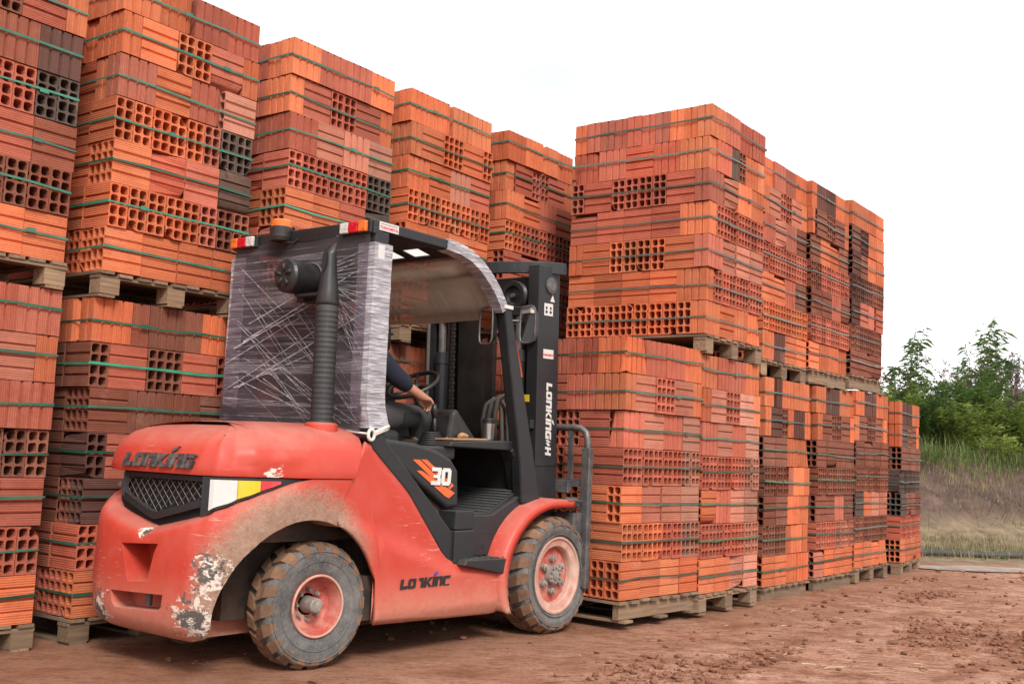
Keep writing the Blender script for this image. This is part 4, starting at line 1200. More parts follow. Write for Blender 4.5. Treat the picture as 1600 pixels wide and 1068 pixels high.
# --- black side frame, cowl, steps, floor
for side in (-1, 1):
    s = side
    mb = MB(); mb.prism([(0.155, 1.165), (0.285, 1.165), (0.33, 1.125), (0.93, 0.60), (0.93, 0.47), (0.86, 0.478), (0.79, 0.545), (0.508, 0.862), (0.215, 1.092)], s * 0.598, s * 0.50); part(mb, 'side_frame', BK, bevel=0.008)
mb = MB(); mb.prism([(0.30, 1.145), (0.40, 1.150), (0.62, 1.135), (0.80, 1.10), (0.92, 1.055), (0.985, 0.99), (1.0, 0.80), (0.985, 0.775), (0.90, 0.775), (0.34, 1.09)], -0.530, -0.22)
part(mb, 'side_cowl', BK, bevel=0.022, seg=3)
mb = MB(); mb.box((0.70, -0.50, 1.05), (0.985, -0.20, 1.125)); part(mb, 'lever_console', BK, bevel=0.015)
mb = MB(); mb.prism([(0.30, 1.145), (0.62, 1.135), (0.92, 1.055), (1.0, 0.80), (0.90, 0.775), (0.34, 1.09)], 0.22, 0.53); part(mb, 'side_cowl', BK, bevel=0.02)
# step block, stirrup and lower frame
mb = MB(); mb.prism([(0.88, 0.47), (0.88, 0.655), (1.055, 0.655), (1.055, 0.47)], -0.615, -0.40); part(mb, 'step_block', BK, bevel=0.006)
mb = MB(); mb.prism([(0.885, 0.659), (0.89, 0.765), (1.05, 0.765), (1.05, 0.659)], -0.608, -0.40); part(mb, 'step_block', BK, bevel=0.006)
mb = MB(); mb.prism([(0.905, 0.466), (0.93, 0.496), (1.31, 0.490), (1.32, 0.398), (1.28, 0.398)], -0.672, -0.50); part(mb, 'step', BK, bevel=0.006)
mb = MB()
for k in range(7): mb.box((0.97 + k * 0.05, -0.66, 0.4945), (0.99 + k * 0.05, -0.56, 0.4985))
part(mb, 'step_tread', M['worn_steel'])
mb = MB(); mb.prism([(1.056, 0.50), (1.056, 0.735), (1.27, 0.735), (1.56, 0.86), (1.66, 0.86), (1.66, 0.60), (1.40, 0.50)], -0.565, -0.30); part(mb, 'lower_frame', BK, bevel=0.006)
mb = MB(); mb.box((1.06, -0.5665, 0.628), (1.33, -0.560, 0.633)); part(mb, 'frame_seam', M['ink_black'])
mb = MB(); mb.lathe([(0.0, -0.568), (0.016, -0.568), (0.017, -0.56)], 14, 'y', (1.20, 0, 0.555)); part(mb, 'frame_hole', M['ink_black'])
# ribbed floor mat rising to the toe board
mb = MB(); mb.prism([(1.0, 0.70), (1.0, 0.745), (1.27, 0.745), (1.56, 0.880), (1.62, 0.880), (1.62, 0.70)], -0.53, 0.53); part(mb, 'floor', BK, bevel=0.004)
mb = MB()
for k in range(9):
    t0 = k / 9; x = 1.28 + 0.28 * t0; z = 0.7515 + 0.134 * t0
    mb.tube([(x, -0.52, z), (x, 0.45, z)], 0.007, 6)
part(mb, 'floor_mat_ribs', M['black_rubber'], smooth=True)
# dashboard and front cowl with the opening at the driver's feet
mb = MB(); mb.prism([(0.88, 1.125), (0.90, 1.158), (1.38, 1.175), (1.50, 1.172), (1.515, 1.155), (1.44, 1.118)], -0.545, 0.53); part(mb, 'dashboard', BK, bevel=0.008)
mb = MB(); mb.prism([(1.44, 1.117), (1.516, 1.154), (1.60, 1.15), (1.665, 0.862), (1.56, 0.862), (1.535, 0.93), (1.49, 1.06)], -0.552, -0.45); part(mb, 'front_cowl', BK, bevel=0.008)
mb = MB(); mb.prism([(1.52, 1.15), (1.60, 1.15), (1.66, 0.75), (1.60, 0.75)], -0.449, 0.53); part(mb, 'toe_board', M['dark_void'])
mb = MB(); mb.tube([(1.35, -0.1, 0.80), (1.42, -0.1, 0.98)], 0.012, 8); mb.box((1.34, -0.15, 0.93), (1.36, -0.05, 1.0)); part(mb, 'pedal', M['black_plastic'])
# 30 decal and stripes on the cowl
def decal(name, pts, mat, y=-0.5325):
    m = MB(); m.prism(pts, y, y + 0.001); return part(m, name, mat)
def st(p0, p1, w): return [p0, (p0[0] + w, p0[1]), (p1[0] + w, p1[1]), p1]
decal('stripe_decal', [(0.592, 1.045), (0.650, 1.045), (0.85, 0.925), (0.80, 0.92)], M['orange_sticker'])
decal('stripe_decal', [(0.660, 1.047), (0.685, 1.047), (0.90, 0.916), (0.878, 0.913)], M['orange_sticker'], -0.5329)
decal('stripe_decal', [(0.690, 1.047), (0.705, 1.047), (0.945, 0.905), (0.910, 0.882), (0.88, 0.905)], M['orange_sticker'], -0.5333)
decal('stripe_decal', [(0.625, 0.985), (0.665, 0.985), (0.955, 0.862), (0.905, 0.832), (0.87, 0.845)], M['orange_sticker'], -0.5337)
lettering('number_decal', '30', (0.745, -0.5345, 0.908), (1, 0, -0.03), (0.02, 0, 1), (0, -1, 0), 0.098, 0.003, M['grey_sticker'], 0.04, 0.170)
lettering('number_shadow', '30', (0.752, -0.5342, 0.902), (1, 0, -0.03), (0.02, 0, 1), (0, -1, 0), 0.098, 0.0015, M['ink_black'], 0.04, 0.170)

# --- overhead guard
GZ = 2.295
prof = [(0.165, GZ), (0.72, GZ - 0.002), (0.86, GZ - 0.012), (0.96, GZ - 0.036), (1.06, GZ - 0.085), (1.15, GZ - 0.150), (1.22, GZ - 0.215), (1.275, GZ - 0.285), (1.300, GZ - 0.325)]
def sweep(profile, y0, y1, t):
    m = MB(); rws = []
    for i, p in enumerate(profile):
        a = Vector(profile[max(i - 1, 0)]); b2 = Vector(profile[min(i + 1, len(profile) - 1)]); d = (b2 - a).normalized(); nn = Vector((d.y, -d.x))
        q = Vector(p) + nn * t if nn.y < 0 else Vector(p) - nn * t
        rws.append([(p[0], y0, p[1]), (p[0], y1, p[1]), (q.x, y1, q.y), (q.x, y0, q.y)])
    m.grid(rws, closed_u=True); b0 = len(m.v); m.f.append((0, 1, 2, 3)); m.f.append((b0 - 1, b0 - 2, b0 - 3, b0 - 4))
    return m
for s in (-1, 1):
    m = sweep(prof[:3], s * 0.585, s * 0.515, 0.055); part(m, 'guard_rail', BK, bevel=0.006)
    m = sweep([(0.735, GZ + 0.004)] + [(x + 0.004, z + 0.004) for x, z in prof[2:]], s * 0.592, s * 0.508, 0.064); part(m, 'wrapped_guard_arch', M['wrap'], smooth=False)
    # rear pillar, wrapped; the bare top shows
    m = MB(); m.box((0.165, min(s * 0.585, s * 0.485), 2.175), (0.265, max(s * 0.585, s * 0.485), GZ - 0.056)); part(m, 'guard_pillar', BK, bevel=0.006)
    m = MB(); rws = []
    for k in range(18):
        z = 2.174 - (2.174 - 1.20) * k / 17; j = 0.004 * noise.noise(Vector((k * 1.3, s, 0))); x0 = 0.150 + j; x1 = 0.282 + 0.004 * noise.noise(Vector((k * 1.9, s, 4)))
        if z < 1.34: x0 += 0.03 * (1.34 - z) / 0.14; x1 += 0.045 * (1.34 - z) / 0.14
        yo = 0.598 + 0.005 * noise.noise(Vector((k * 1.1, s, 9)))
        rws.append([(x0, s * yo, z), (x1, s * yo, z), (x1 + 0.002, s * 0.472, z), (x0, s * 0.472, z)])
    m.grid(rws, closed_u=True); m.f.append((0, 1, 2, 3)); m.f.append(tuple(len(m.v) - k for k in (1, 2, 3, 4)))
    part(m, 'wrapped_pillar', M['wrap'])
    m = MB(); m.prism([(0.175, 1.20), (0.310, 1.20), (0.335, 1.12), (0.21, 1.12)], s * 0.580, s * 0.50); part(m, 'pillar_foot', BK)
    # front pillar, wider at its foot
    m = MB(); m.prism([(1.268, 1.985), (1.335, 1.985), (1.715, 0.80), (1.52, 0.80), (1.485, 1.05)], s * 0.592, s * 0.515); part(m, 'front_pillar', BK, bevel=0.012)
    m = MB(); m.box((1.262, min(s * 0.6, s * 0.505), 1.970), (1.342, max(s * 0.6, s * 0.505), 1.992)); part(m, 'film_knot', M['white_cord'])
# cord ring tied at the foot of the pillar
m = MB(); m.tube([(0.185 + 0.022 * math.cos(a), -0.612, 1.165 + 0.028 * math.sin(a)) for a in [2 * math.pi * k / 14 for k in range(14)]], 0.009, 6, closed=True)
m.tube([(0.205, -0.612, 1.175), (0.26, -0.610, 1.195), (0.315, -0.605, 1.215)], 0.011, 6)
m.tube([(0.205, -0.612, 1.165), (0.26, -0.610, 1.185), (0.315, -0.600, 1.20)], 0.009, 6)
m.tube([(0.17, -0.60, 1.17), (0.155, -0.40, 1.185), (0.15, 0.0, 1.20), (0.15, 0.45, 1.205)], 0.006, 6)
part(m, 'tie_cord', M['white_cord'], smooth=True)
# roof: rear beam, cross bars, plate
m = MB(); m.box((0.150, -0.5855, GZ - 0.075), (0.22, 0.5855, GZ + 0.002)); part(m, 'rear_beam', BK, bevel=0.006)
m = MB(); m.box((0.221, -0.514, GZ - 0.030), (0.754, 0.514, GZ - 0.012)); part(m, 'roof_plate', BK)
def roof_strip(x0, x1, y0, y1):
    za, zb2 = GZ - 0.031 - (x0 - 0.754) * 0.19, GZ - 0.031 - (x1 - 0.754) * 0.19
    m = MB(); m.prism([(x0, za), (x1, zb2), (x1, zb2 + 0.014), (x0, za + 0.014)], y0, y1); part(m, 'roof_plate', BK)
for y0, y1 in ((-0.507, -0.335), (-0.205, -0.130), (0.0, 0.507)): roof_strip(0.756, 0.870, y0, y1)
roof_strip(0.8705, 0.93, -0.507, 0.507)
for y0, y1 in ((-0.334, -0.206), (-0.129, -0.001)):
    m = MB(); m.add([(0.757, y0, GZ - 0.026), (0.869, y0, GZ - 0.047), (0.869, y1, GZ - 0.047), (0.757, y1, GZ - 0.026)], [(0, 1, 2, 3)]); part(m, 'roof_window', M['panel'])
for x in (1.06, ):
    zz = lerp([(p[0], p[1]) for p in prof], x); m = MB(); m.box((x - 0.018, -0.507, zz - 0.045), (x + 0.018, 0.507, zz - 0.018)); part(m, 'roof_bar', M['black'])
m = MB(); m.tube([(1.285, -0.507, 1.995), (1.285, 0.507, 1.995)], 0.018, 8); part(m, 'roof_bar', BK, smooth=True)
# film under the curved front of the roof
m = MB(); rws = []
fp = [(0.90, GZ - 0.064)] + [(x - 0.012, z - 0.056) for x, z in prof[3:]]
for x, z in fp:
    rws.append([(x + 0.004 * noise.noise(Vector((x * 6, k * 1.1, 0))), -0.507 + 1.014 * k / 12, z - (0.010 if x > 0.91 else 0.0) * math.sin(math.pi * k / 12) + 0.004 * noise.noise(Vector((x * 9, k * 0.9, 3)))) for k in range(13)])
m.grid(rws); part(m, 'roof_film', M['film_roof'], smooth=True)
# rear window film, two slack layers
for q, (off, mat) in enumerate(((0.0, 'film_rear'), (0.012, 'film_rear'))):
    m = MB(); rws = []
    for a in range(19):
        z = 2.235 - (2.235 - 1.185) * a / 18; rr_ = []
        wl_ = 0.555 + 0.05 * a / 18; wr = -0.560 + 0.0 * a
        for k in range(25):
            y = wl_ + (wr - wl_) * k / 24
            rr_.append((0.142 + off + 0.010 * math.sin(math.pi * k / 24) + 0.006 * noise.noise(Vector((y * 5, z * 5, q * 9))) - 0.06 * (a / 18) * 0, y, z))
        rws.append(rr_)
    m.grid(rws); part(m, 'rear_film', M[mat], smooth=True)
# pleats of stretched film
m = MB(); rn = random.Random(5)
def film_line(y0, z0, y1, z1, w):
    d = Vector((0, y1 - y0, z1 - z0)); nrm = Vector((0, -d.z, d.y)).normalized() * w
    a, b2 = Vector((0.136, y0, z0)), Vector((0.136, y1, z1))
    m.add([a - nrm, a + nrm, b2 + nrm * 0.4, b2 - nrm * 0.4], [(0, 1, 2, 3)])
for k in range(26):
    y0 = 0.50 - rn.random() * 0.45; z0 = 2.15 - rn.random() * 0.75
    ln = rn.uniform(0.3, 0.95); sl = rn.gauss(0.80, 0.12)
    film_line(y0, z0, max(-0.55, y0 - ln), max(1.22, z0 - ln * sl), rn.uniform(0.0008, 0.0024))
for k in range(7):
    y0 = 0.58 - rn.random() * 0.2; z0 = 1.25 + rn.random() * 0.55
    ln = rn.uniform(0.5, 1.05); film_line(y0, z0, max(-0.56, y0 - ln), z0 + ln * rn.uniform(0.25, 0.45), rn.uniform(0.001, 0.006))
for k in range(24):
    z1 = 2.14 - k * 0.030; film_line(-0.30 + rn.uniform(-0.1, 0.1), 2.06 - k * 0.012, -0.56, z1, rn.uniform(0.0008, 0.0028))
for k in range(20):
    z0 = 1.22 + rn.random() * 0.95; film_line(0.57, z0, -0.56, z0 + rn.gauss(0, 0.05), rn.uniform(0.0005, 0.0011))
part(m, 'film_pleats', M['wrap'], recalc=False)

# stickers and lamps on the guard
m = MB(); m.box((0.185, -0.5885, GZ - 0.050), (0.330, -0.5862, GZ - 0.004)); part(m, 'maker_sticker', M['white_sticker'])
def text_part(name, txt, mat, size, mtx, extr=0.0008, align='CENTER', parent=None, stretch=1.0):
    cu = bpy.data.curves.new(name, 'FONT'); cu.body = txt; cu.size = size; cu.extrude = extr; cu.align_x = align; cu.align_y = 'CENTER'
    cu.offset = size * 0.018
    o = bpy.data.objects.new(name, cu); col.objects.link(o)
    dg = bpy.context.evaluated_depsgraph_get(); me = bpy.data.meshes.new_from_object(o.evaluated_get(dg))
    bpy.data.objects.remove(o); me.materials.clear(); me.materials.append(mat); me.name = name
    for v in me.vertices: v.co.x *= stretch
    me.transform(mtx)
    return link_mesh(name, me, parent or fork)
def frame_mtx(o, ex, ey):
    ex, ey = Vector(ex).normalized(), Vector(ey).normalized(); ez = ex.cross(ey)
    mt = Matrix((ex, ey, ez)).transposed().to_4x4(); mt.translation = o; return mt
text_part('sticker_text', 'TORNOMETAL', M['red_sticker'], 0.0205, frame_mtx((0.258, -0.5890, GZ - 0.034), (1, 0, 0), (0, 0, 1)))
m = MB(); m.box((0.195, -0.5885, GZ - 0.0165), (0.32, -0.5887, GZ - 0.0135)); part(m, 'sticker_line', M['ink_black'])
m = MB(); m.box((0.175, -0.5995, 2.09), (0.222, -0.5875, 2.165)); part(m, 'paper_label', M['white_sticker'])
def tail_lamp(yc, flip):
    segs = [('lens_orange', 0.058), ('lens_red', 0.072), ('lens_white', 0.062)]
    if flip: segs = list(reversed(segs))
    y = yc + 0.105
    m = MB(); m.box((0.134, yc - 0.115, GZ - 0.070), (0.1495, yc + 0.115, GZ - 0.004)); root = part(m, 'tail_lamp', M['black_plastic'], bevel=0.004)
    for nm, w in segs:
        m = MB(); m.box((0.112, y - w, GZ - 0.066), (0.1335, y - 0.002, GZ - 0.008)); part(m, 'lens', M[nm], root, bevel=0.005); y -= w + 0.004
tail_lamp(0.47, False); tail_lamp(-0.46, True)
# beacon
bx, by = 0.21, 0.13
m = MB(); m.lathe([(0, GZ - 0.06), (0.055, GZ - 0.06), (0.062, GZ - 0.04), (0.064, GZ + 0.012), (0.060, GZ + 0.018), (0, GZ + 0.018)], 28, 'z', (bx - 0.09, by, 0.0)); root = part(m, 'beacon', M['black_plastic'], smooth=False)
m = MB(); m.lathe([(0, GZ + 0.019), (0.060, GZ + 0.019), (0.0595, GZ + 0.050), (0.052, GZ + 0.060), (0.0, GZ + 0.063)], 28, 'z', (bx - 0.09, by, 0)); part(m, 'lens', M['lens_orange'], root, smooth=False)
m = MB(); m.box((bx - 0.06, by - 0.09, GZ - 0.075), (bx - 0.04, by - 0.03, GZ - 0.060)); m.tube([(bx - 0.09, by - 0.02, GZ - 0.065), (bx - 0.075, by - 0.09, GZ - 0.075), (0.15, by - 0.12, GZ - 0.05)], 0.006, 6); part(m, 'beacon_cable', M['black_rubber'])

# --- intake snorkel and air cleaner
sx_, sy_ = 0.02, -0.41
m = MB(); m.cyl((sx_, sy_, 1.212), (sx_ + 0.003, sy_ + 0.012, 1.825), 0.058, 24); sn = part(m, 'exhaust_guard', M['guard_steel'], smooth=False)
m = MB()
for a in range(22):
    z = 1.235 + a * 0.0265
    for k in range(24):
        th_ = 2 * math.pi * (k + 0.5 * (a % 2)) / 24; c, s2 = math.cos(th_), math.sin(th_)
        cx = sx_ + 0.003 * (z - 1.21) / 0.6; cy = sy_ + 0.012 * (z - 1.21) / 0.6
        p = Vector((cx + 0.0586 * c, cy + 0.0586 * s2, z)); ta = Vector((-s2, c, 0)); up = Vector((0, 0, 1)); r_ = 0.0082
        m.add([p + (ta * math.cos(q) + up * math.sin(q)) * r_ for q in [2 * math.pi * g / 6 for g in range(6)]], [tuple(range(6))])
hp = part(m, 'guard_holes', M['ink_black'], sn, recalc=False); hp['kind'] = 'stuff'
m = MB(); tp = [(1.826, 0.058), (1.845, 0.060), (1.90, 0.054), (1.98, 0.045), (2.05, 0.037), (2.10, 0.033)]
m.tube([(sx_ + 0.003, sy_ + 0.012, z) for z, r_ in tp] + [(sx_ + 0.003, sy_ + 0.012, 2.135)], [r_ for z, r_ in tp] + [0.031], 22, caps=True)
for i, v in enumerate(m.v):
    if v[2] > 2.12: m.v[i] = (v[0], v[1], 2.10 + 0.065 * (0.5 + (v[0] - sx_) / 0.062))
part(m, 'exhaust_stack', M['black_plastic'], smooth=True)
m = MB(); m.add([(sx_ - 0.0275, sy_ + 0.012 - 0.012, 2.105), (sx_ - 0.0275, sy_ + 0.024, 2.105), (sx_ - 0.0385, sy_ + 0.024, 2.00), (sx_ - 0.0385, sy_, 2.00)], [(0, 1, 2, 3)])
# mouth of the stack
m = MB(); pts = [(0.0 + 0.019 * math.cos(q), 0.062 * math.sin(q)) for q in [2 * math.pi * g / 18 for g in range(18)]]
m.add([(sx_ - 0.0445 + 0.013 * (z_ + 0.062) / 0.124, sy_ + 0.010 + y_, 2.062 + z_) for y_, z_ in pts], [tuple(range(18))])
part(m, 'stack_mouth', M['ink_black'])
ca = Vector((-0.05, -0.15, 1.985)); cb = Vector((0.132, -0.15, 1.985))
m = MB(); m.lathe([(0, -0.055), (0.06, -0.055), (0.083, -0.048), (0.092, -0.035), (0.092, 0.03), (0.086, 0.035), (0.086, 0.135), (0.0925, 0.14), (0.0925, 0.155), (0.085, 0.16), (0.085, 0.29), (0.05, 0.30), (0.05, 0.36)], 32, 'x', (-0.02, -0.15, 1.992)); cn = part(m, 'air_cleaner', M['black_plastic'], smooth=False)
m = MB()
for k in range(5):
    a = 2 * math.pi * k / 5 + 0.3
    p0 = Vector((-0.0765, -0.15 + 0.018 * math.cos(a), 1.992 + 0.018 * math.sin(a))); p1 = Vector((-0.0765, -0.15 + 0.062 * math.cos(a), 1.992 + 0.062 * math.sin(a))); m.tube([p0, p1], [0.006, 0.014], 6)
part(m, 'cap_rib', M['black_rubber'], cn, smooth=True)
m = MB(); m.tube([(0.115, -0.15 + 0.094 * math.cos(a), 1.992 + 0.094 * math.sin(a)) for a in [2 * math.pi * k / 24 for k in range(24)]], 0.007, 6, closed=True); m.tube([(0.115, -0.15, 1.898), (0.10, -0.19, 1.87), (0.07, -0.14, 1.865)], 0.006, 6); part(m, 'clamp_band', M['worn_steel'], cn, smooth=True)
m = MB(); m.box((0.05, -0.18, 1.865), (0.14, -0.12, 1.905)); m.box((0.0, -0.38, 1.885), (0.12, -0.16, 1.90)); part(m, 'cleaner_bracket', BK)

# --- wheels
def make_wheel(cx, cy_out, rad, width, rim_r, side, steer, lugs, front):
    root = empty('wheel', (cx, 0, rad - 0.004), 0, fork)
    root.location.y = side * (cy_out - width / 2)
    root.rotation_euler = (0, 0, R(steer) + (math.pi if side > 0 else 0))
    w = width / 2; o = -1                                       # outer side is local -y
    m = MB()
    m.lathe([(rim_r, -w * 0.80), (rim_r + 0.012, -w * 0.90), (rim_r + 0.05, -w * 0.985), (rad * 0.80, -w), (rad * 0.90, -w * 0.95), (rad * 0.94, -w * 0.86), (rad * 0.945, 0), (rad * 0.94, w * 0.86), (rad * 0.90, w * 0.95), (rad * 0.80, w), (rim_r + 0.05, w * 0.98), (rim_r, w * 0.8)], 56, 'y')
    ty = m.build('tyre', M['rubber'], root, smooth=True)
    m = MB()
    for k in range(lugs):
        for sgn in (-1, 1):
            a0 = 2 * math.pi * (k + (0.5 if sgn > 0 else 0)) / lugs; da = 2 * math.pi / lugs * 0.33
            pts = []
            for (aa, yy, r_) in ((-da, 0.98, 0.915), (da * 0.9, 0.98, 0.915), (da * 1.25, 0.60, 1.0), (da * 1.9, 0.05, 1.0), (da * 0.2, 0.05, 1.0), (-da * 0.75, 0.60, 1.0)):
                pts.append((a0 + aa * 1.0, yy, r_))
            top = [(rad * r_ * math.cos(a), sgn * w * yy, rad * r_ * math.sin(a)) for a, yy, r_ in pts]
            bot = [(rad * 0.90 * math.cos(a), sgn * w * yy * 0.97, rad * 0.90 * math.sin(a)) for a, yy, r_ in pts]
            q = len(pts)
            m.add(top + bot, [tuple(range(q))] + [(i, (i + 1) % q, (i + 1) % q + q, i + q) for i in range(q)])
            # shoulder of the lug on the side wall
            sh = [(rad * r_ * math.cos(a0 + aa), sgn * w * yy, rad * r_ * math.sin(a0 + aa)) for aa, yy, r_ in ((-da, 0.985, 0.915), (da * 0.9, 0.985, 0.915), (da * 0.6, 1.012, 0.82), (-da * 0.7, 1.012, 0.82))]
            m.add(sh, [(0, 1, 2, 3)])
    m.build('tread', M['muddy_tread'], root)
    # rings moulded in the side wall
    m = MB()
    for rr_ in (rad * 0.70, rad * 0.86):
        m.tube([(rr_ * math.cos(a), -w * (1.0 if rr_ > rad * 0.78 else 0.992), rr_ * math.sin(a)) for a in [2 * math.pi * k / 48 for k in range(48)]], 0.0035, 5, closed=True)
    m.build('side_wall_ring', M['rubber'], root, smooth=True)
    m = MB()
    if front:
        m.lathe([(rim_r + 0.004, -w * 0.78), (rim_r + 0.006, -w * 0.93), (rim_r - 0.006, -w * 0.95), (rim_r - 0.014, -w * 0.86), (rim_r - 0.050, -w * 0.80), (rim_r - 0.058, -w * 0.70), (rim_r - 0.062, -w * 0.46)], 48, 'y')
        m.build('rim', M['rim_pink'], root, smooth=False)
        m = MB(); m.lathe([(0.0, -w * 0.50), (rim_r - 0.055, -w * 0.44), (rim_r - 0.055, -w * 0.3)], 40, 'y'); m.build('wheel_disc', M['rim_red'], root)
        m = MB(); m.lathe([(0, -w * 0.86), (0.028, -w * 0.85), (0.034, -w * 0.80), (0.060, -w * 0.78), (0.064, -w * 0.45)], 24, 'y')
        m.build('hub', M['hub_grey'], root)
        for k in range(6):
            a = 2 * math.pi * k / 6 + 0.5; c, s2 = math.cos(a), math.sin(a)
            m = MB(); m.lathe([(0, -w * 0.80), (0.011, -w * 0.80), (0.012, -w * 0.72), (0.022, -w * 0.70), (0.024, -w * 0.45)], 10, 'y', (0.100 * c, 0, 0.100 * s2)); m.build('lug_nut', M['hub_grey'], root)
        for k in range(10):
            a = 2 * math.pi * k / 10 + 0.2; c, s2 = math.cos(a), math.sin(a)
            m = MB(); m.lathe([(0, -w * 0.90), (0.0085, -w * 0.89), (0.0095, -w * 0.76)], 8, 'y', (0.048 * c, 0, 0.048 * s2)); m.build('hub_bolt', M['hub_grey'], root)
    else:
        m.lathe([(rim_r + 0.004, -w * 0.78), (rim_r + 0.007, -w * 0.92), (rim_r - 0.004, -w * 0.95), (rim_r - 0.012, -w * 0.80), (rim_r - 0.022, -w * 0.55), (rim_r - 0.034, -w * 0.15), (rim_r - 0.045, -w * 0.02), (0.055, w * 0.05)], 44, 'y')
        m.build('rim', M['rim_red'], root, smooth=False)
        m = MB(); m.tube([((rim_r - 0.001) * math.cos(a), -w * 0.94, (rim_r - 0.001) * math.sin(a)) for a in [2 * math.pi * k / 44 for k in range(44)]], 0.007, 6, closed=True); m.build('rim_edge', M['rim_pink'], root, smooth=True)
        m = MB(); m.lathe([(0, -w * 0.86), (0.030, -w * 0.85), (0.037, -w * 0.78), (0.040, -w * 0.30), (0.043, w * 0.05)], 24, 'y'); m.build('hub', M['hub_grey'], root)
        for k in range(8):
            a = 2 * math.pi * k / 8; c, s2 = math.cos(a), math.sin(a)
            m = MB(); m.lathe([(0, -w * 0.24), (0.009, -w * 0.24), (0.0095, -w * 0.12), (0.013, -w * 0.12), (0.014, w * 0.04)], 8, 'y', (0.072 * c, 0, 0.072 * s2)); m.build('lug_nut', M['hub_grey'], root)
    return root
make_wheel(-0.045, 0.555, 0.312, 0.195, 0.150, -1, -6, 20, False)
make_wheel(-0.065, 0.545, 0.312, 0.195, 0.150, 1, -6, 20, False)
make_wheel(1.825, 0.668, 0.362, 0.245, 0.232, -1, 0, 22, True)
make_wheel(1.825, 0.600, 0.362, 0.235, 0.232, 1, 0, 22, True)

# --- mast: leaning back slightly
mast_tilt = Matrix.Translation((1.93, 0, 0.2)) @ Matrix.Rotation(R(-1.6), 4, 'Y') @ Matrix.Translation((-1.93, 0, -0.2))
def mpart(m, name, mat, parent=None, **kw):
    m.v = [tuple(mast_tilt @ Vector(v)) for v in m.v]
    return part(m, name, mat, parent, **kw)
for s in (-1, 1):
    yo, yi = s * 0.485, s * 0.425
    m = MB(); m.prism([(1.80, s * 0.487), (2.03, s * 0.487), (2.03, s * 0.40), (2.005, s * 0.40), (2.005, s * 0.455), (1.83, s * 0.455), (1.83, s * 0.40), (1.80, s * 0.40)], 0.16, 2.33, 'z'); mpart(m, 'outer_mast_channel', BK, bevel=0.003)
    m = MB(); m.prism([(1.845, s * 0.445), (1.99, s * 0.445), (1.99, s * 0.33), (1.965, s * 0.33), (1.965, s * 0.415), (1.87, s * 0.415), (1.87, s * 0.33), (1.845, s * 0.33)], 0.18, 2.20, 'z'); mpart(m, 'inner_mast_channel', M['mast_dark'])
    m = MB(); m.cyl((1.80, s * 0.335, 0.3), (1.80, s * 0.335, 1.70), 0.040, 18); m.cyl((1.80, s * 0.335, 1.70), (1.80, s * 0.335, 1.78), 0.045, 18); mpart(m, 'lift_cylinder', BK, smooth=False)
    m = MB(); m.cyl((1.80, s * 0.335, 1.78), (1.80, s * 0.335, 2.02), 0.026, 14); mpart(m, 'cylinder_rod', M['worn_steel'], smooth=False)
    m = MB(); m.box((1.765, s * 0.335 - 0.05, 2.0), (1.85, s * 0.335 + 0.05, 2.06)); mpart(m, 'cylinder_head', BK, bevel=0.006)
    # chain links up the mast
    m = MB()
    for k in range(64):
        z = 0.42 + k * 0.0265; m.box((1.818, s * 0.262 - (0.016 if k % 2 else 0.011), z), (1.838, s * 0.262 + (0.016 if k % 2 else 0.011), z + 0.0215))
    mpart(m, 'lift_chain', M['chain_steel'])
# pulleys, facing the driver
for y, z in ((-0.285, 2.135), (0.305, 2.075)):
    m = MB(); ax = (1.80, y, z)
    m.lathe([(0, -0.012), (0.012, -0.012), (0.014, 0.0), (0.045, 0.004), (0.060, -0.004), (0.066, -0.022), (0.095, -0.024), (0.098, -0.016), (0.086, 0.0), (0.098, 0.016), (0.095, 0.024), (0.0, 0.02)], 36, 'x', ax); pu_ = mpart(m, 'pulley', M['black_plastic'], smooth=False)
    m = MB(); m.lathe([(0, -0.028), (0.014, -0.028), (0.017, -0.010)], 10, 'x', ax); mpart(m, 'pulley_bolt', M['worn_steel'], pu_)
m = MB(); m.lathe([(0, -0.02), (0.03, -0.02), (0.055, -0.012), (0.058, 0.01)], 24, 'y', (1.93, -0.485, 2.205)); mpart(m, 'guide_roller', M['worn_steel'])
# bowed top tie bar and cross members
m = MB(); rws = []
for k in range(17):
    t = k / 16; y = -0.53 + 1.06 * t; x = 2.01 - 0.30 * math.sin(math.pi * t) ** 0.6
    rws.append([(x, y, 2.285), (x, y, 2.362), (x + 0.035, y, 2.362), (x + 0.035, y, 2.285)])
m.grid(rws, closed_u=True); m.f.append((0, 1, 2, 3)); m.f.append(tuple(len(m.v) - k for k in (1, 2, 3, 4))); mpart(m, 'mast_tie_bar', BK, bevel=0.004)
for z0, z1, x0, x1 in ((2.20, 2.275, 1.90, 1.93), (2.12, 2.20, 1.95, 1.98), (0.95, 1.05, 1.97, 2.0), (0.30, 0.42, 1.97, 2.0)):
    m = MB(); m.box((x0, -0.40, z0), (x1, 0.40, z1)); mpart(m, 'mast_cross_member', M['mast_dark'], bevel=0.004)
m = MB(); m.box((1.865, 0.02, 0.25), (1.90, 0.24, 2.15)); mpart(m, 'inner_mast_web', M['mast_dark'])
m = MB(); m.box((1.88, -0.05, 0.25), (1.92, 0.02, 2.12)); mpart(m, 'inner_mast_web', M['mast_dark'])
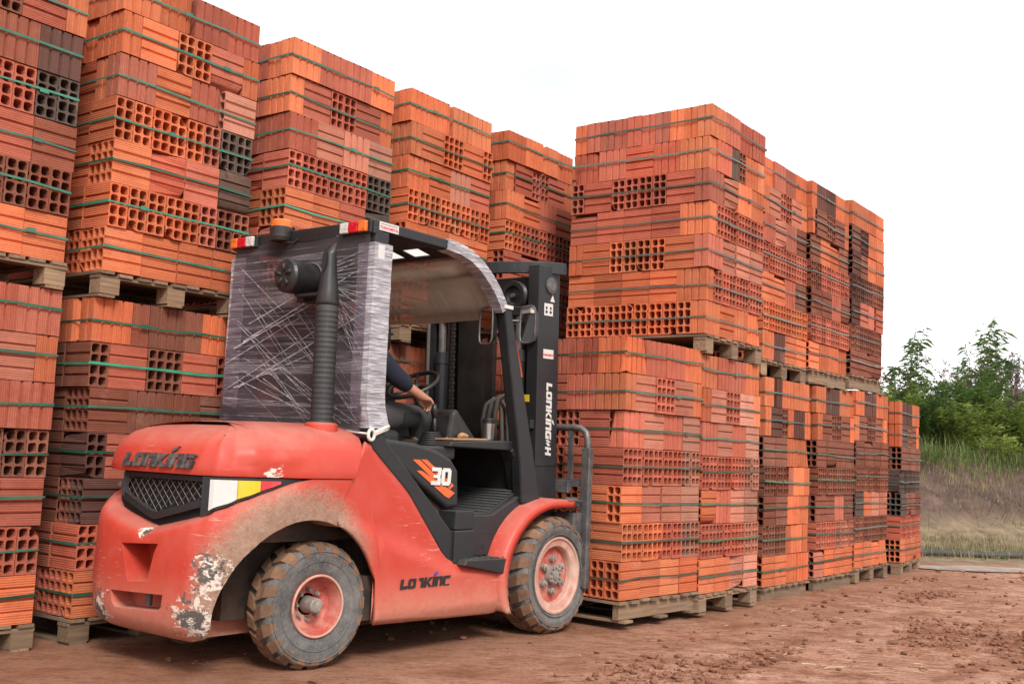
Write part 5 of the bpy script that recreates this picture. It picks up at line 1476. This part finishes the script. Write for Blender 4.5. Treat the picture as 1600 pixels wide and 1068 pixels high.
# brackets on the outer channel
for z in (1.83, 1.27, 1.08):
    m = MB(); m.box((1.755, -0.475, z), (1.799, -0.40, z + 0.055)); mpart(m, 'mast_bracket', BK, bevel=0.003)
m = MB(); m.box((1.79, -0.4895, 0.16), (2.045, -0.4875, 0.72)); mpart(m, 'mast_foot_plate', BK)
m = MB(); m.box((1.795, -0.4935, 1.035), (2.02, -0.4878, 1.05)); mpart(m, 'mast_foot_plate', BK)
def mlet(*a, **k):
    o = lettering(*a, **k); o.data.transform(mast_tilt); return o
mlet('mast_lettering', 'LonKing^H', (1.902, -0.4882, 1.57), (0, 0, -1), (1, 0, 0), (0, -1, 0), 0.078, 0.0018, M['white_sticker'], 0.12, 0.47)
m = MB(); m.box((1.86, -0.4895, 2.005), (1.955, -0.4875, 2.085)); mpart(m, 'warning_label', M['white_sticker'])
m = MB()
for cx in (1.885, 1.93):
    m.lathe([(0, -0.4902), (0.010, -0.4902), (0.011, -0.4896)], 8, 'y', (cx, 0, 2.055)); m.box((cx - 0.012, -0.4902, 2.02), (cx + 0.010, -0.4896, 2.038))
mpart(m, 'label_pictogram', M['ink_black'])
m = MB(); m.prism([(1.925, 2.10), (1.975, 2.10), (1.95, 2.145)], -0.4885, -0.4875); mpart(m, 'warning_triangle', M['white_sticker'])
m = MB(); m.box((1.86, -0.4895, 1.725), (1.97, -0.4875, 1.785)); mpart(m, 'maker_sticker', M['white_sticker'])
text_part('sticker_text', 'TORNOMETAL', M['red_sticker'], 0.020, mast_tilt @ frame_mtx((1.915, -0.4902, 1.748), (1, 0, 0), (0, 0, 1)))
m = MB(); m.box((1.742, -0.47, 1.44), (1.7445, -0.425, 1.485)); mpart(m, 'yellow_label', M['yellow_sticker'])
# hydraulic hoses with crimped ferrules
for q, y in enumerate((-0.395, -0.425)):
    m = MB(); m.tube([(1.745, y, 0.85), (1.742, y, 1.05), (1.742, y, 1.36)], 0.009, 8); mpart(m, 'hydraulic_hose', M['hose_rubber'], smooth=True)
    m = MB(); m.cyl((1.742, y, 1.10), (1.742, y, 1.17), 0.015, 10); m.cyl((1.742, y, 1.27), (1.742, y, 1.33), 0.015, 10); mpart(m, 'hose_ferrule', M['steel'])
for q in range(3):
    y = -0.10 - q * 0.05; m = MB()
    m.tube([(1.74, y, 1.16), (1.735, y, 1.32 + 0.02 * q), (1.75, y - 0.015, 1.42 + 0.02 * q), (1.78, y - 0.05, 1.46 + 0.015 * q), (1.80, y - 0.10, 1.40), (1.805, y - 0.115, 1.1), (1.805, y - 0.115, 0.7)], 0.016, 8); mpart(m, 'hydraulic_hose', M['hose_rubber'], smooth=True)
m = MB(); m.cyl((1.79, 0.455, 0.9), (1.79, 0.455, 2.0), 0.012, 8); mpart(m, 'hydraulic_hose', M['hose_rubber'])
# carriage, load backrest and forks
m = MB(); m.box((2.045, -0.56, 0.86), (2.085, 0.56, 0.945)); m.box((2.045, -0.56, 0.42), (2.085, 0.56, 0.52)); m.box((2.047, -0.36, 0.30), (2.083, -0.26, 1.05)); m.box((2.047, 0.26, 0.30), (2.083, 0.36, 1.05)); part(m, 'fork_carriage', M['worn_steel'], bevel=0.006)
m = MB(); m.tube([(2.10, -0.66, 0.30), (2.10, -0.668, 1.0), (2.10, -0.668, 1.20), (2.10, -0.655, 1.255), (2.10, -0.615, 1.285), (2.10, -0.56, 1.29), (2.10, 0.56, 1.29), (2.10, 0.615, 1.285), (2.10, 0.655, 1.255), (2.10, 0.668, 1.20), (2.10, 0.66, 0.30)], 0.022, 10); bkr = part(m, 'load_backrest', M['worn_steel'], smooth=True)
for y in (-0.535, -0.18, 0.18, 0.535):
    m = MB(); m.box((2.090, y - 0.017, 0.95), (2.110, y + 0.017, 1.275)); part(m, 'backrest_bar', M['worn_steel'], bkr)
m = MB(); m.box((2.088, -0.648, 0.905), (2.112, 0.648, 0.955)); part(m, 'backrest_bar', M['worn_steel'], bkr)
m = MB(); m.box((2.075, -0.70, 0.26), (2.122, -0.636, 1.16)); part(m, 'backrest_post', M['worn_steel'], bkr, bevel=0.006)
m = MB(); m.cyl((1.93, -0.62, 0.80), (2.05, -0.62, 0.80), 0.04, 14); m.box((1.98, -0.66, 0.60), (2.075, -0.50, 0.74)); part(m, 'carriage_bracket', M['worn_steel'], bevel=0.008)
for s in (-1, 1):
    m = MB(); m.prism([(2.087, 0.96), (2.125, 0.96), (2.130, 0.125), (3.05, 0.100), (3.05, 0.088), (2.10, 0.072), (2.087, 0.09)], s * 0.33 - 0.055, s * 0.33 + 0.055); part(m, 'fork', M['worn_steel'], bevel=0.004)
m = MB(); m.box((1.90, -0.675, 0.815), (2.05, -0.50, 0.823)); part(m, 'fender_bracket', M['worn_steel'])

# --- cab: seat, steering wheel, levers, mirrors
m = MB(); m.box((0.30, -0.26, 1.10), (0.78, 0.26, 1.21)); part(m, 'seat_cushion', M['seat_vinyl'], bevel=0.04, seg=4)
m = MB(); m.prism([(0.30, 1.18), (0.42, 1.18), (0.34, 1.72), (0.24, 1.74), (0.20, 1.66)], -0.25, 0.25); part(m, 'seat_back', M['seat_vinyl'], bevel=0.04, seg=4)
swc = Vector((1.13, 0.0, 1.50)); swt = Matrix.Rotation(R(-32), 3, 'Y')
m = MB(); m.tube([swc + swt @ Vector((0.165 * math.cos(a), 0.165 * math.sin(a), 0)) for a in [2 * math.pi * k / 36 for k in range(36)]], 0.014, 8, closed=True); sw = part(m, 'steering_wheel', M['black_plastic'], smooth=True)
m = MB()
for a in (0.5, 2.6, 4.7): m.tube([swc + swt @ Vector((0.03 * math.cos(a), 0.03 * math.sin(a), -0.02)), swc + swt @ Vector((0.16 * math.cos(a), 0.16 * math.sin(a), 0))], 0.010, 6)
m.tube([swc + swt @ Vector((0, 0, 0.0)), swc + swt @ Vector((0, 0, -0.06))], 0.035, 12); part(m, 'wheel_spoke', M['black_plastic'], sw, smooth=True)
m = MB(); m.tube([swc + swt @ Vector((0, 0, -0.05)), (1.35, 0, 1.17)], [0.03, 0.05], 12); part(m, 'steering_column', M['black_plastic'], smooth=True)
m = MB(); m.prism([(1.13, 1.16), (1.18, 1.36), (1.22, 1.395), (1.28, 1.36), (1.40, 1.17)], -0.10, 0.35); part(m, 'instrument_pod', M['black_plastic'], bevel=0.02)
m = MB(); m.prism([(1.02, 1.14), (1.06, 1.33), (1.10, 1.355), (1.30, 1.17)], -0.40, -0.24); part(m, 'instrument_pod', M['black_plastic'], bevel=0.02)
m = MB()
for k in range(6):
    r_ = 0.085 - 0.006 * k; z = 1.128 + 0.013 * k; m.lathe([(r_ - 0.008, z), (r_, z + 0.0065), (r_ - 0.008, z + 0.013)], 20, 'z', (0.92, -0.36, 0))
m.lathe([(0, 1.208), (0.045, 1.206)], 20, 'z', (0.92, -0.36, 0)); part(m, 'lever_boot', M['black_rubber'], smooth=True)
for q, (dx, dy, zt) in enumerate(((0.0, -0.03, 1.335), (0.035, 0.005, 1.33), (0.07, 0.035, 1.325))):
    m = MB(); m.tube([(0.915 + dx * 0.5, -0.36 + dy, 1.19), (0.91 + dx, -0.36 + dy, 1.30)], 0.010, 8); m.tube([(0.91 + dx, -0.36 + dy, 1.29), (0.905 + dx, -0.36 + dy, zt), (0.903 + dx, -0.36 + dy, zt + 0.035)], [0.013, 0.019, 0.013], 10); part(m, 'control_lever', M['black_plastic'], smooth=True)
m = MB(); m.tube([(0.985, -0.42, 1.17), (0.98, -0.425, 1.13)], 0.003, 5); m.tube([(0.98 + 0.012 * math.cos(a), -0.43, 1.165 + 0.014 * math.sin(a)) for a in [2 * math.pi * k / 10 for k in range(10)]], 0.0025, 5, closed=True); m.box((0.975, -0.432, 1.10), (0.99, -0.428, 1.145)); part(m, 'ignition_keys', M['steel'])
def mirror(yc, xc, zc, s, ry):
    e = MB(); w, h = 0.068, 0.115; pts = []
    for k in range(28):
        a = 2 * math.pi * k / 28; c, s2 = math.cos(a), math.sin(a)
        pts.append((w * abs(c) ** 0.45 * (1 if c > 0 else -1), h * abs(s2) ** 0.45 * (1 if s2 > 0 else -1)))
    rot = Matrix.Rotation(R(ry), 3, 'Z'); c0 = Vector((xc, yc, zc))
    f = [c0 + rot @ Vector((-0.012, a, b2)) for a, b2 in pts]; bk_ = [c0 + rot @ Vector((0.035, a * 0.7, b2 * 0.75)) for a, b2 in pts]
    e.grid([f, bk_], closed_u=True); e.f.append(tuple(len(e.v) - 1 - i for i in range(28))); ob_ = part(e, 'mirror', M['black_plastic'])
    e = MB(); e.add([c0 + rot @ Vector((-0.0125, a * 0.93, b2 * 0.95)) for a, b2 in pts], [tuple(range(28))]); part(e, 'mirror_glass', M['mirror'], ob_)
    e = MB(); e.tube([c0 + rot @ Vector((-0.013, a * 0.97, b2 * 0.975)) for a, b2 in pts], 0.006, 6, closed=True); part(e, 'mirror_rim', M['worn_steel'], ob_, smooth=True)
    e = MB(); e.tube([c0 + rot @ Vector((0.03, 0, 0.02)), c0 + Vector((0.06, -s * 0.03, 0.03)), (1.33, s * 0.52, zc + 0.02)], 0.009, 6); part(e, 'mirror_arm', M['black_plastic'], ob_)
mirror(-0.475, 1.255, 1.865, -1, -14)
mirror(-0.665, 1.42, 1.885, -1, -8)
mirror(0.60, 1.44, 1.85, 1, -15)
# orange hose behind the front pillar
m = MB(); m.tube([(1.50, -0.50, 1.80), (1.54, -0.50, 1.70), (1.58, -0.50, 1.58)], 0.009, 6); part(m, 'orange_cable', M['orange_sticker'])

# ------------------------------------------------------------------ things standing on the dashboard
fw_m = fork.matrix_basis.copy()
def on_truck(p): return fork.location + Matrix.Rotation(fork.rotation_euler.z, 3, 'Z') @ Vector(p)
mug = empty('travel_mug', on_truck((1.455, -0.355, 1.1765)), 0); tag(mug, 'brushed steel travel mug with black lid on the forklift dashboard', 'mug')
m = MB(); m.lathe([(0, 0), (0.031, 0.0), (0.034, 0.006), (0.040, 0.105), (0.036, 0.106), (0, 0.106)], 28, 'z'); m.build('cup', M['steel'], mug, smooth=False)
m = MB(); m.lathe([(0, 0.107), (0.041, 0.107), (0.041, 0.128), (0.036, 0.136), (0, 0.136)], 28, 'z'); m.build('lid', M['black_plastic'], mug)
m = MB(); m.box((-0.165, -0.10, 0), (0.165, 0.10, 0.008)); cbd = m.build('cardboard_sheet', M['cardboard']); cbd.location = on_truck((1.06, -0.44, 1.169)); cbd.rotation_euler = (0, R(-1.9), fork.rotation_euler.z + 0.06)
tag(cbd, 'flat piece of brown cardboard lying on the forklift dashboard', 'cardboard')
m = MB(); m.tube([(0, 0, 0), (0.04, 0.01, 0.008), (0.08, 0.0, 0.003)], [0.012, 0.018, 0.008], 6); rag_ = m.build('crumpled_paper', M['cardboard']); rag_.location = on_truck((1.10, -0.42, 1.190)); rag_.rotation_euler = (0, 0, fork.rotation_euler.z)
tag(rag_, 'small crumpled brown paper on the cardboard sheet on the dashboard', 'paper')

# ------------------------------------------------------------------ driver
def skin(name, joints, edges, mat, parent, sub=2, root=0):
    me = bpy.data.meshes.new(name); me.from_pydata([j[0] for j in joints], edges, [])
    o = link_mesh(name, me, parent); md = o.modifiers.new('skin', 'SKIN'); md.use_smooth_shade = True
    for i, j in enumerate(joints):
        r_ = j[1]; me.skin_vertices[0].data[i].radius = (r_, r_) if not isinstance(r_, tuple) else r_
        me.skin_vertices[0].data[i].use_root = (i == root)
    sd = o.modifiers.new('sub', 'SUBSURF'); sd.levels = sub; sd.render_levels = sub
    bake(o); o.data.materials.clear(); o.data.materials.append(mat); smooth_mesh(o.data)
    return o
pers = empty('person', on_truck((0.0, 0.0, 1.10)), fork.rotation_euler.z)
tag(pers, 'person in navy jacket and grey work trousers seated driving, right hand on the control levers', 'person')
Z0 = 1.10
def J(x, y, z, r_): return ((x, y, z - Z0), r_)
hb = Vector((0.885, -0.335, 1.395))              # right hand over the levers
body = [J(0.48, 0, 1.27, 0.13), J(0.45, 0, 1.45, 0.12), J(0.44, 0, 1.66, 0.12), J(0.46, 0, 1.80, 0.055), J(0.48, 0, 1.88, 0.055), J(0.50, 0, 1.96, 0.085), J(0.50, 0, 2.04, 0.075),
        J(0.46, -0.19, 1.72, 0.06), J(0.63, -0.30, 1.515, 0.043), J(0.80, -0.335, 1.43, 0.029), J(0.86, -0.337, 1.405, 0.030),
        J(0.46, 0.19, 1.72, 0.06), J(0.66, 0.28, 1.52, 0.043), J(0.90, 0.16, 1.53, 0.029), J(0.96, 0.14, 1.55, 0.030),
        J(0.56, -0.12, 1.26, 0.085), J(1.00, -0.17, 1.30, 0.060), J(1.08, -0.15, 0.92, 0.042), J(1.09, -0.15, 0.85, 0.035), J(1.24, -0.16, 0.815, 0.03),
        J(0.56, 0.12, 1.26, 0.085), J(0.98, 0.18, 1.30, 0.060), J(1.08, 0.15, 0.92, 0.042), J(1.09, 0.15, 0.85, 0.035), J(1.24, 0.16, 0.815, 0.03)]
ed = [(0, 1), (1, 2), (2, 3), (3, 4), (4, 5), (5, 6), (2, 7), (7, 8), (8, 9), (9, 10), (2, 11), (11, 12), (12, 13), (13, 14), (0, 15), (15, 16), (16, 17), (17, 18), (18, 19), (0, 20), (20, 21), (21, 22), (22, 23), (23, 24)]
def fingers(base_i, palm, fwd, down, side):
    """four fingers curling down and a thumb leaving the side of the palm"""
    pv = Vector(palm)
    for k in range(4):
        o_ = (k - 1.5) * 0.019; ln = (0.030, 0.034, 0.032, 0.026)[k]
        p1 = pv + fwd * 0.035 + side * o_; p2 = p1 + fwd * ln * 0.9 + down * ln * 0.5; p3 = p2 + down * ln * 1.0 + fwd * ln * 0.1; p4 = p3 + down * ln * 0.5 - fwd * ln * 0.45
        i0 = len(body)
        for p, r_ in ((p1, 0.0105), (p2, 0.0098), (p3, 0.009), (p4, 0.0075)): body.append(((p.x, p.y, p.z - Z0), r_))
        ed.extend([(base_i, i0), (i0, i0 + 1), (i0 + 1, i0 + 2), (i0 + 2, i0 + 3)])
    t1 = pv - side * 0.034 + down * 0.012; t2 = t1 + fwd * 0.032 + down * 0.018; t3 = t2 + fwd * 0.022 + down * 0.014 + side * 0.008; i0 = len(body)
    for p, r_ in ((t1, 0.012), (t2, 0.0105), (t3, 0.0085)): body.append(((p.x, p.y, p.z - Z0), r_))
    ed.extend([(base_i, i0), (i0, i0 + 1), (i0 + 1, i0 + 2)])
fingers(10, (0.86, -0.337, 1.405), Vector((0.95, 0.02, -0.30)).normalized(), Vector((-0.12, 0, -1)).normalized(), Vector((0.05, -1, 0)).normalized())
fingers(14, (0.96, 0.14, 1.55), Vector((0.9, -0.2, 0.1)).normalized(), Vector((0.1, 0, -1)).normalized(), Vector((0.2, 1, 0)).normalized())
skin('body', body, ed, M['skin'], pers, 2)
jk = [J(0.48, 0, 1.24, 0.155), J(0.45, 0, 1.45, 0.155), J(0.44, 0, 1.66, 0.15), J(0.455, 0, 1.79, 0.075),
      J(0.46, -0.20, 1.72, 0.078), J(0.55, -0.27, 1.61, 0.068), J(0.645, -0.305, 1.515, 0.062), J(0.70, -0.318, 1.485, 0.056), J(0.765, -0.330, 1.452, 0.047),
      J(0.46, 0.20, 1.72, 0.078), J(0.66, 0.28, 1.52, 0.060), J(0.86, 0.18, 1.525, 0.045)]
skin('jacket', jk, [(0, 1), (1, 2), (2, 3), (2, 4), (4, 5), (5, 6), (6, 7), (7, 8), (2, 9), (9, 10), (10, 11)], M['navy_cloth'], pers, 2)
tr = [J(0.47, 0, 1.29, 0.150), J(0.56, -0.13, 1.265, 0.105), J(0.78, -0.16, 1.29, 0.092), J(0.99, -0.175, 1.30, 0.080), J(1.06, -0.165, 1.15, 0.066), J(1.08, -0.15, 0.90, 0.056),
      J(0.56, 0.13, 1.265, 0.105), J(0.78, 0.16, 1.29, 0.092), J(0.98, 0.18, 1.30, 0.080), J(1.06, 0.165, 1.15, 0.066), J(1.08, 0.15, 0.90, 0.056)]
skin('trousers', tr, [(0, 1), (1, 2), (2, 3), (3, 4), (4, 5), (0, 6), (6, 7), (7, 8), (8, 9), (9, 10)], M['grey_cloth'], pers, 2)
for s in (-1, 1):
    skin('boot', [J(1.08, s * 0.15, 0.93, 0.052), J(1.09, s * 0.15, 0.85, 0.050), J(1.16, s * 0.155, 0.815, 0.045), J(1.26, s * 0.16, 0.80, 0.036)], [(0, 1), (1, 2), (2, 3)], M['black_cloth'], pers, 2)
# knee patch, hair, face
m = MB(); rws = []
for k in range(9):
    t = k / 8; r_ = 0.0955 - 0.010 * t; c0 = Vector((0.80 + 0.14 * t, -0.162 - 0.010 * t, 1.291 + 0.006 * t - Z0))
    rws.append([c0 + Vector((0, -math.cos(a) * r_, math.sin(a) * r_)) for a in [R(-48 + 62 * q / 7) for q in range(8)]])
m.grid(rws); m.build('knee_patch', M['black_cloth'], pers, smooth=True)
m = MB(); m.lathe([(0.0, 0.118), (0.05, 0.110), (0.085, 0.08), (0.10, 0.035), (0.098, -0.02), (0.08, -0.05)], 24, 'z', (0.485, 0, 2.0 - Z0)); m.build('hair', M['hair'], pers, smooth=True)
m = MB(); m.tube([(0.575, 0, 1.985 - Z0), (0.60, 0, 1.95 - Z0), (0.585, 0, 1.94 - Z0)], [0.008, 0.014, 0.008], 8)
for s in (-1, 1):
    m.tube([(0.49, s * 0.088, 1.995 - Z0), (0.49, s * 0.098, 1.965 - Z0), (0.495, s * 0.09, 1.935 - Z0)], [0.012, 0.016, 0.010], 8)
m.build('nose_and_ears', M['skin'], pers, smooth=True)
m = MB()
for s in (-1, 1): m.lathe([(0, -0.008), (0.008, -0.005), (0.010, 0.0)], 10, 'x', (0.585, s * 0.032, 1.985 - Z0))
m.tube([(0.580, -0.025, 1.912 - Z0), (0.588, 0, 1.910 - Z0), (0.580, 0.025, 1.912 - Z0)], 0.004, 6); m.build('eyes_and_mouth', M['black_cloth'], pers)

# ------------------------------------------------------------------ bank vegetation
def leaf(m, p, d, L, w, droop, rn):
    d = d.normalized(); side = d.cross(Vector((0, 0, 1)))
    if side.length < 0.1: side = Vector((1, 0, 0))
    side = (Matrix.Rotation(rn.uniform(-0.9, 0.9), 3, d) @ side.normalized()) * w
    mid = p + d * L * 0.5 + Vector((0, 0, -droop * L * 0.25)); tip = p + d * L + Vector((0, 0, -droop * L))
    m.add([p, mid + side, tip, mid - side], [(0, 1, 2), (0, 2, 3)])
def shrub_mesh(seed, h, rad, stems, per, L, w, droop, leafmat, stemmat, plume=False, lo=0.12):
    rn = random.Random(seed); fo = MB(); sm = MB()
    for s in range(stems):
        a = rn.uniform(0, 6.3); r0 = rad * 0.45 * math.sqrt(rn.random()); hh = h * rn.uniform(0.55, 1.0)
        lean = Vector((math.cos(a), math.sin(a), 0)) * rad * rn.uniform(0.1, 0.75)
        b0 = Vector((math.cos(a) * r0, math.sin(a) * r0, -0.05)); pts = []
        for q in range(7):
            t = q / 6; pts.append(b0 + lean * t ** 1.7 + Vector((rn.gauss(0, 0.015), rn.gauss(0, 0.015), hh * t - 0.10 * h * t ** 3 * rn.random())))
        sm.tube(pts, [0.011 * (1 - 0.8 * q / 6) * (h / 2.2) ** 0.5 for q in range(7)], 4, caps=False)
        for k in range(per):
            t = lo + (1 - lo) * rn.random() ** 0.8; f = t * 6; i = min(int(f), 5); p = pts[i].lerp(pts[i + 1], f - i)
            aa = rn.uniform(0, 6.3); d = Vector((math.cos(aa), math.sin(aa), rn.uniform(0.1, 1.1)))
            leaf(fo, p + Vector((rn.gauss(0, 0.03), rn.gauss(0, 0.03), 0)), d, L * rn.uniform(0.6, 1.2), w * rn.uniform(0.7, 1.3), droop * rn.uniform(0.3, 1.2), rn)
        if plume:
            for k in range(26):
                p = pts[6] - Vector((0, 0, 0.45 * rn.random())); aa = rn.uniform(0, 6.3)
                leaf(fo, p, Vector((math.cos(aa) * 0.5, math.sin(aa) * 0.5, 1)), 0.14, 0.006, 0.3, rn)
    return fo.mesh('foliage', M[leafmat], recalc=False), sm.mesh('stems', M[stemmat], recalc=False)
KIND = {
 'deep': shrub_mesh(1, 2.3, 1.0, 34, 260, 0.17, 0.013, 0.35, 'leaf_deep', 'stem_green'),
 'green': shrub_mesh(2, 1.9, 0.9, 32, 220, 0.17, 0.013, 0.4, 'leaf_green', 'stem_green'),
 'green2': shrub_mesh(3, 1.5, 0.75, 28, 200, 0.16, 0.013, 0.4, 'leaf_green', 'stem_green'),
 'lime': shrub_mesh(4, 1.35, 0.42, 9, 80, 0.20, 0.019, 0.3, 'leaf_lime', 'stem_green'),
 'low': shrub_mesh(5, 0.75, 0.5, 14, 60, 0.17, 0.014, 0.4, 'leaf_lime', 'stem_green', lo=0.05),
 'reed': shrub_mesh(6, 3.4, 0.75, 11, 55, 0.30, 0.0055, 0.75, 'leaf_deep', 'dry_stem', True, 0.35),
 'dry': shrub_mesh(7, 2.3, 1.1, 60, 110, 0.07, 0.015, 0.2, 'leaf_dry', 'dry_stem', True, 0.3),
 'dry2': shrub_mesh(8, 1.5, 1.0, 55, 110, 0.07, 0.015, 0.2, 'leaf_dry', 'dry_stem', False, 0.25),
}
def plant(name, kind, x, y, sc, rz, label, cat, group=None, dz=0.0):
    o = empty(name, (x, y, ground_z(x, y) - 0.03 + dz), rz); o.scale = (sc, sc, sc); tag(o, label, cat, group)
    f, s = KIND[kind]; link_mesh('foliage', f, o); link_mesh('stems', s, o)
    return o
def on_bank(px_t, d):       # x at image column fraction and distance beyond the bank foot
    return px_t, bank_foot(px_t) + d
rn = random.Random(21)
G1 = 'green shrubs along the top of the bank'
SH = [('reed_clump', 'reed', 7.7, 4.2, 0.80, 'tall thin reeds rising behind the last brick stack', 'reed'),
 ('shrub', 'deep', 9.0, 4.0, 0.86, 'tallest dark green feathery shrub on the bank top', 'shrub'),
 ('shrub', 'deep', 8.1, 3.6, 0.70, 'dark green feathery shrub beside the last brick stack', 'shrub'),
 ('reed_clump', 'reed', 9.6, 4.4, 0.92, 'tall arching reeds with seed plumes above the dark shrub', 'reed'),
 ('shrub', 'lime', 8.75, 2.9, 0.92, 'pale yellow-green young shrub before the dark shrubs', 'shrub'),
 ('shrub', 'green', 9.6, 3.3, 0.78, 'mid green bushy shrub under the arching reeds', 'shrub'),
 ('shrub', 'green2', 10.3, 3.4, 0.80, 'mid green shrub beside the dry brown brush', 'shrub'),
 ('shrub', 'green2', 11.3, 3.6, 0.85, 'green shrub with slender leaves before the dry brush', 'shrub'),
 ('shrub', 'lime', 10.2, 2.6, 0.62, 'small lime green shrub at the edge of the bank', 'shrub'),
 ('shrub', 'lime', 10.9, 2.7, 0.66, 'lime green sapling beside the slender leaved shrub', 'shrub'),
 ('shrub', 'low', 8.9, 2.4, 0.85, 'low yellow-green tuft hanging over the bank edge', 'shrub'),
 ('shrub', 'low', 11.6, 2.6, 0.9, 'low yellow-green tuft under the dry brush', 'shrub'),
 ('dry_bush', 'dry', 10.6, 5.6, 1.0, 'leafless brown brush on the skyline of the bank', 'bush'),
 ('dry_bush', 'dry', 12.0, 5.2, 1.05, 'taller leafless brown brush at the end of the bank', 'bush'),
 ('dry_bush', 'dry2', 11.2, 4.8, 1.1, 'tangled reddish brown brush behind the green shrubs', 'bush'),
 ('dry_bush', 'dry2', 9.2, 6.2, 1.4, 'thin brown brush behind the tall reeds', 'bush'),
 ('shrub', 'green', 7.2, 4.0, 0.8, 'green shrub half hidden by the upper brick stack', 'shrub'),
 ('shrub', 'green', 12.3, 3.8, 0.8, 'green shrub at the far end of the grassy bank', 'shrub'),
 ('shrub', 'deep', 13.4, 4.0, 0.8, 'dark shrub beyond the end of the grassy bank', 'shrub'),
 ('shrub', 'green2', 9.9, 2.9, 0.7, 'loose green shrub between the lime saplings', 'shrub')]
SH += [('shrub', 'green', 8.5, 3.0, 0.62, 'rounded green shrub between the dark shrubs and the lime sapling', 'shrub'),
 ('shrub', 'green2', 10.75, 3.0, 0.75, 'feathery green shrub rooted on the bank lip grass', 'shrub'),
 ('shrub', 'green', 11.9, 3.2, 0.7, 'bushy green shrub before the tallest dry brush', 'shrub'),
 ('shrub', 'deep', 10.0, 4.3, 0.66, 'dark shrub in the gap under the arching reeds', 'shrub'),
 ('dry_bush', 'dry', 11.3, 6.4, 1.15, 'pale leafless brush farthest back on the bank', 'bush'),
 ('dry_bush', 'dry2', 12.6, 4.9, 1.3, 'wide brown brush beside the tallest dry brush', 'bush')]
for nm, kd, x, d, sc, lab, ct in SH:
    plant(nm, kd, x, bank_foot(x) + d, sc, rn.uniform(0, 6.3), lab, ct, G1 if nm == 'shrub' else None)
# grass on the lip of the bank and thin dry grass below it
def grass(name, count, fx, hgt, mat, label, seed, wid=0.006):
    rn = random.Random(seed); m = MB()
    for k in range(count):
        x, y = fx(rn)
        z = ground_z(x, y); h = hgt * rn.uniform(0.35, 1.0); a = rn.uniform(0, 6.3); l = Vector((math.cos(a), math.sin(a), 0)) * h * rn.uniform(0.1, 0.7); w = Vector((-math.sin(a), math.cos(a), 0)) * wid
        b0 = Vector((x, y, z - 0.01)); md_ = b0 + l * 0.35 + Vector((0, 0, h * 0.6)); tp_ = b0 + l + Vector((0, 0, h))
        m.add([b0 - w, b0 + w, md_ + w * 0.7, tp_, md_ - w * 0.7], [(0, 1, 2, 4), (4, 2, 3)])
    o = m.build(name, M[mat], recalc=False); tag(o, label, 'grass', kind='stuff'); return o
def lip(rn):
    x = rn.uniform(6.4, 14.5); return x, bank_foot(x) + rn.gauss(2.25, 0.28)
def plateau(rn):
    x = rn.uniform(6, 15); return x, bank_foot(x) + rn.uniform(2.3, 7)
def flat(rn):
    while True:
        x = rn.uniform(4.4, 12); y = rn.uniform(pipe_line(x) + 0.6, bank_foot(x) + 1.9)
        if noise.noise(Vector((x * 1.1, y * 1.1, 3))) > rn.uniform(-0.5, 0.5): return x, y
def fringe(rn):
    x = rn.uniform(4.6, 9); return x, pipe_line(x) + 0.98 + abs(rn.gauss(0, 0.12))
grass('lip_grass', 5200, lip, 0.30, 'grass_green', 'fresh green grass along the lip of the bank', 31)
grass('plateau_grass', 5200, plateau, 0.5, 'grass_green', 'rough green grass between the shrubs on the bank', 32, 0.008)
grass('dry_grass', 9000, flat, 0.16, 'grass_dry', 'thin dry straw-coloured grass on the waste ground below the bank', 33, 0.004)
grass('weeds', 2200, flat, 0.13, 'grass_green', 'sparse green weeds on the waste ground', 34, 0.004)
grass('pipe_grass', 900, fringe, 0.16, 'grass_green', 'green weeds growing along the black pipe', 35, 0.004)
# dead twigs hanging down the cut face
m = MB(); rn = random.Random(41)
for k in range(420):
    x = rn.uniform(6.4, 14); d = rn.uniform(0.2, 2.2); y = bank_foot(x) + d; z = ground_z(x, y); a = rn.uniform(0, 6.3); L = rn.uniform(0.12, 0.55)
    m.tube([(x, y, z), (x + math.cos(a) * L * 0.3, y + math.sin(a) * L * 0.3 - 0.05, z + L * 0.6), (x + math.cos(a) * L * 0.6, y + math.sin(a) * L * 0.6 - 0.08, z + L)], [0.004, 0.003, 0.001], 3, caps=False)
tag(m.build('dead_twigs', M['dry_stem'], recalc=False), 'dead twigs and stalks standing on the eroded bank face', 'twigs', kind='stuff')
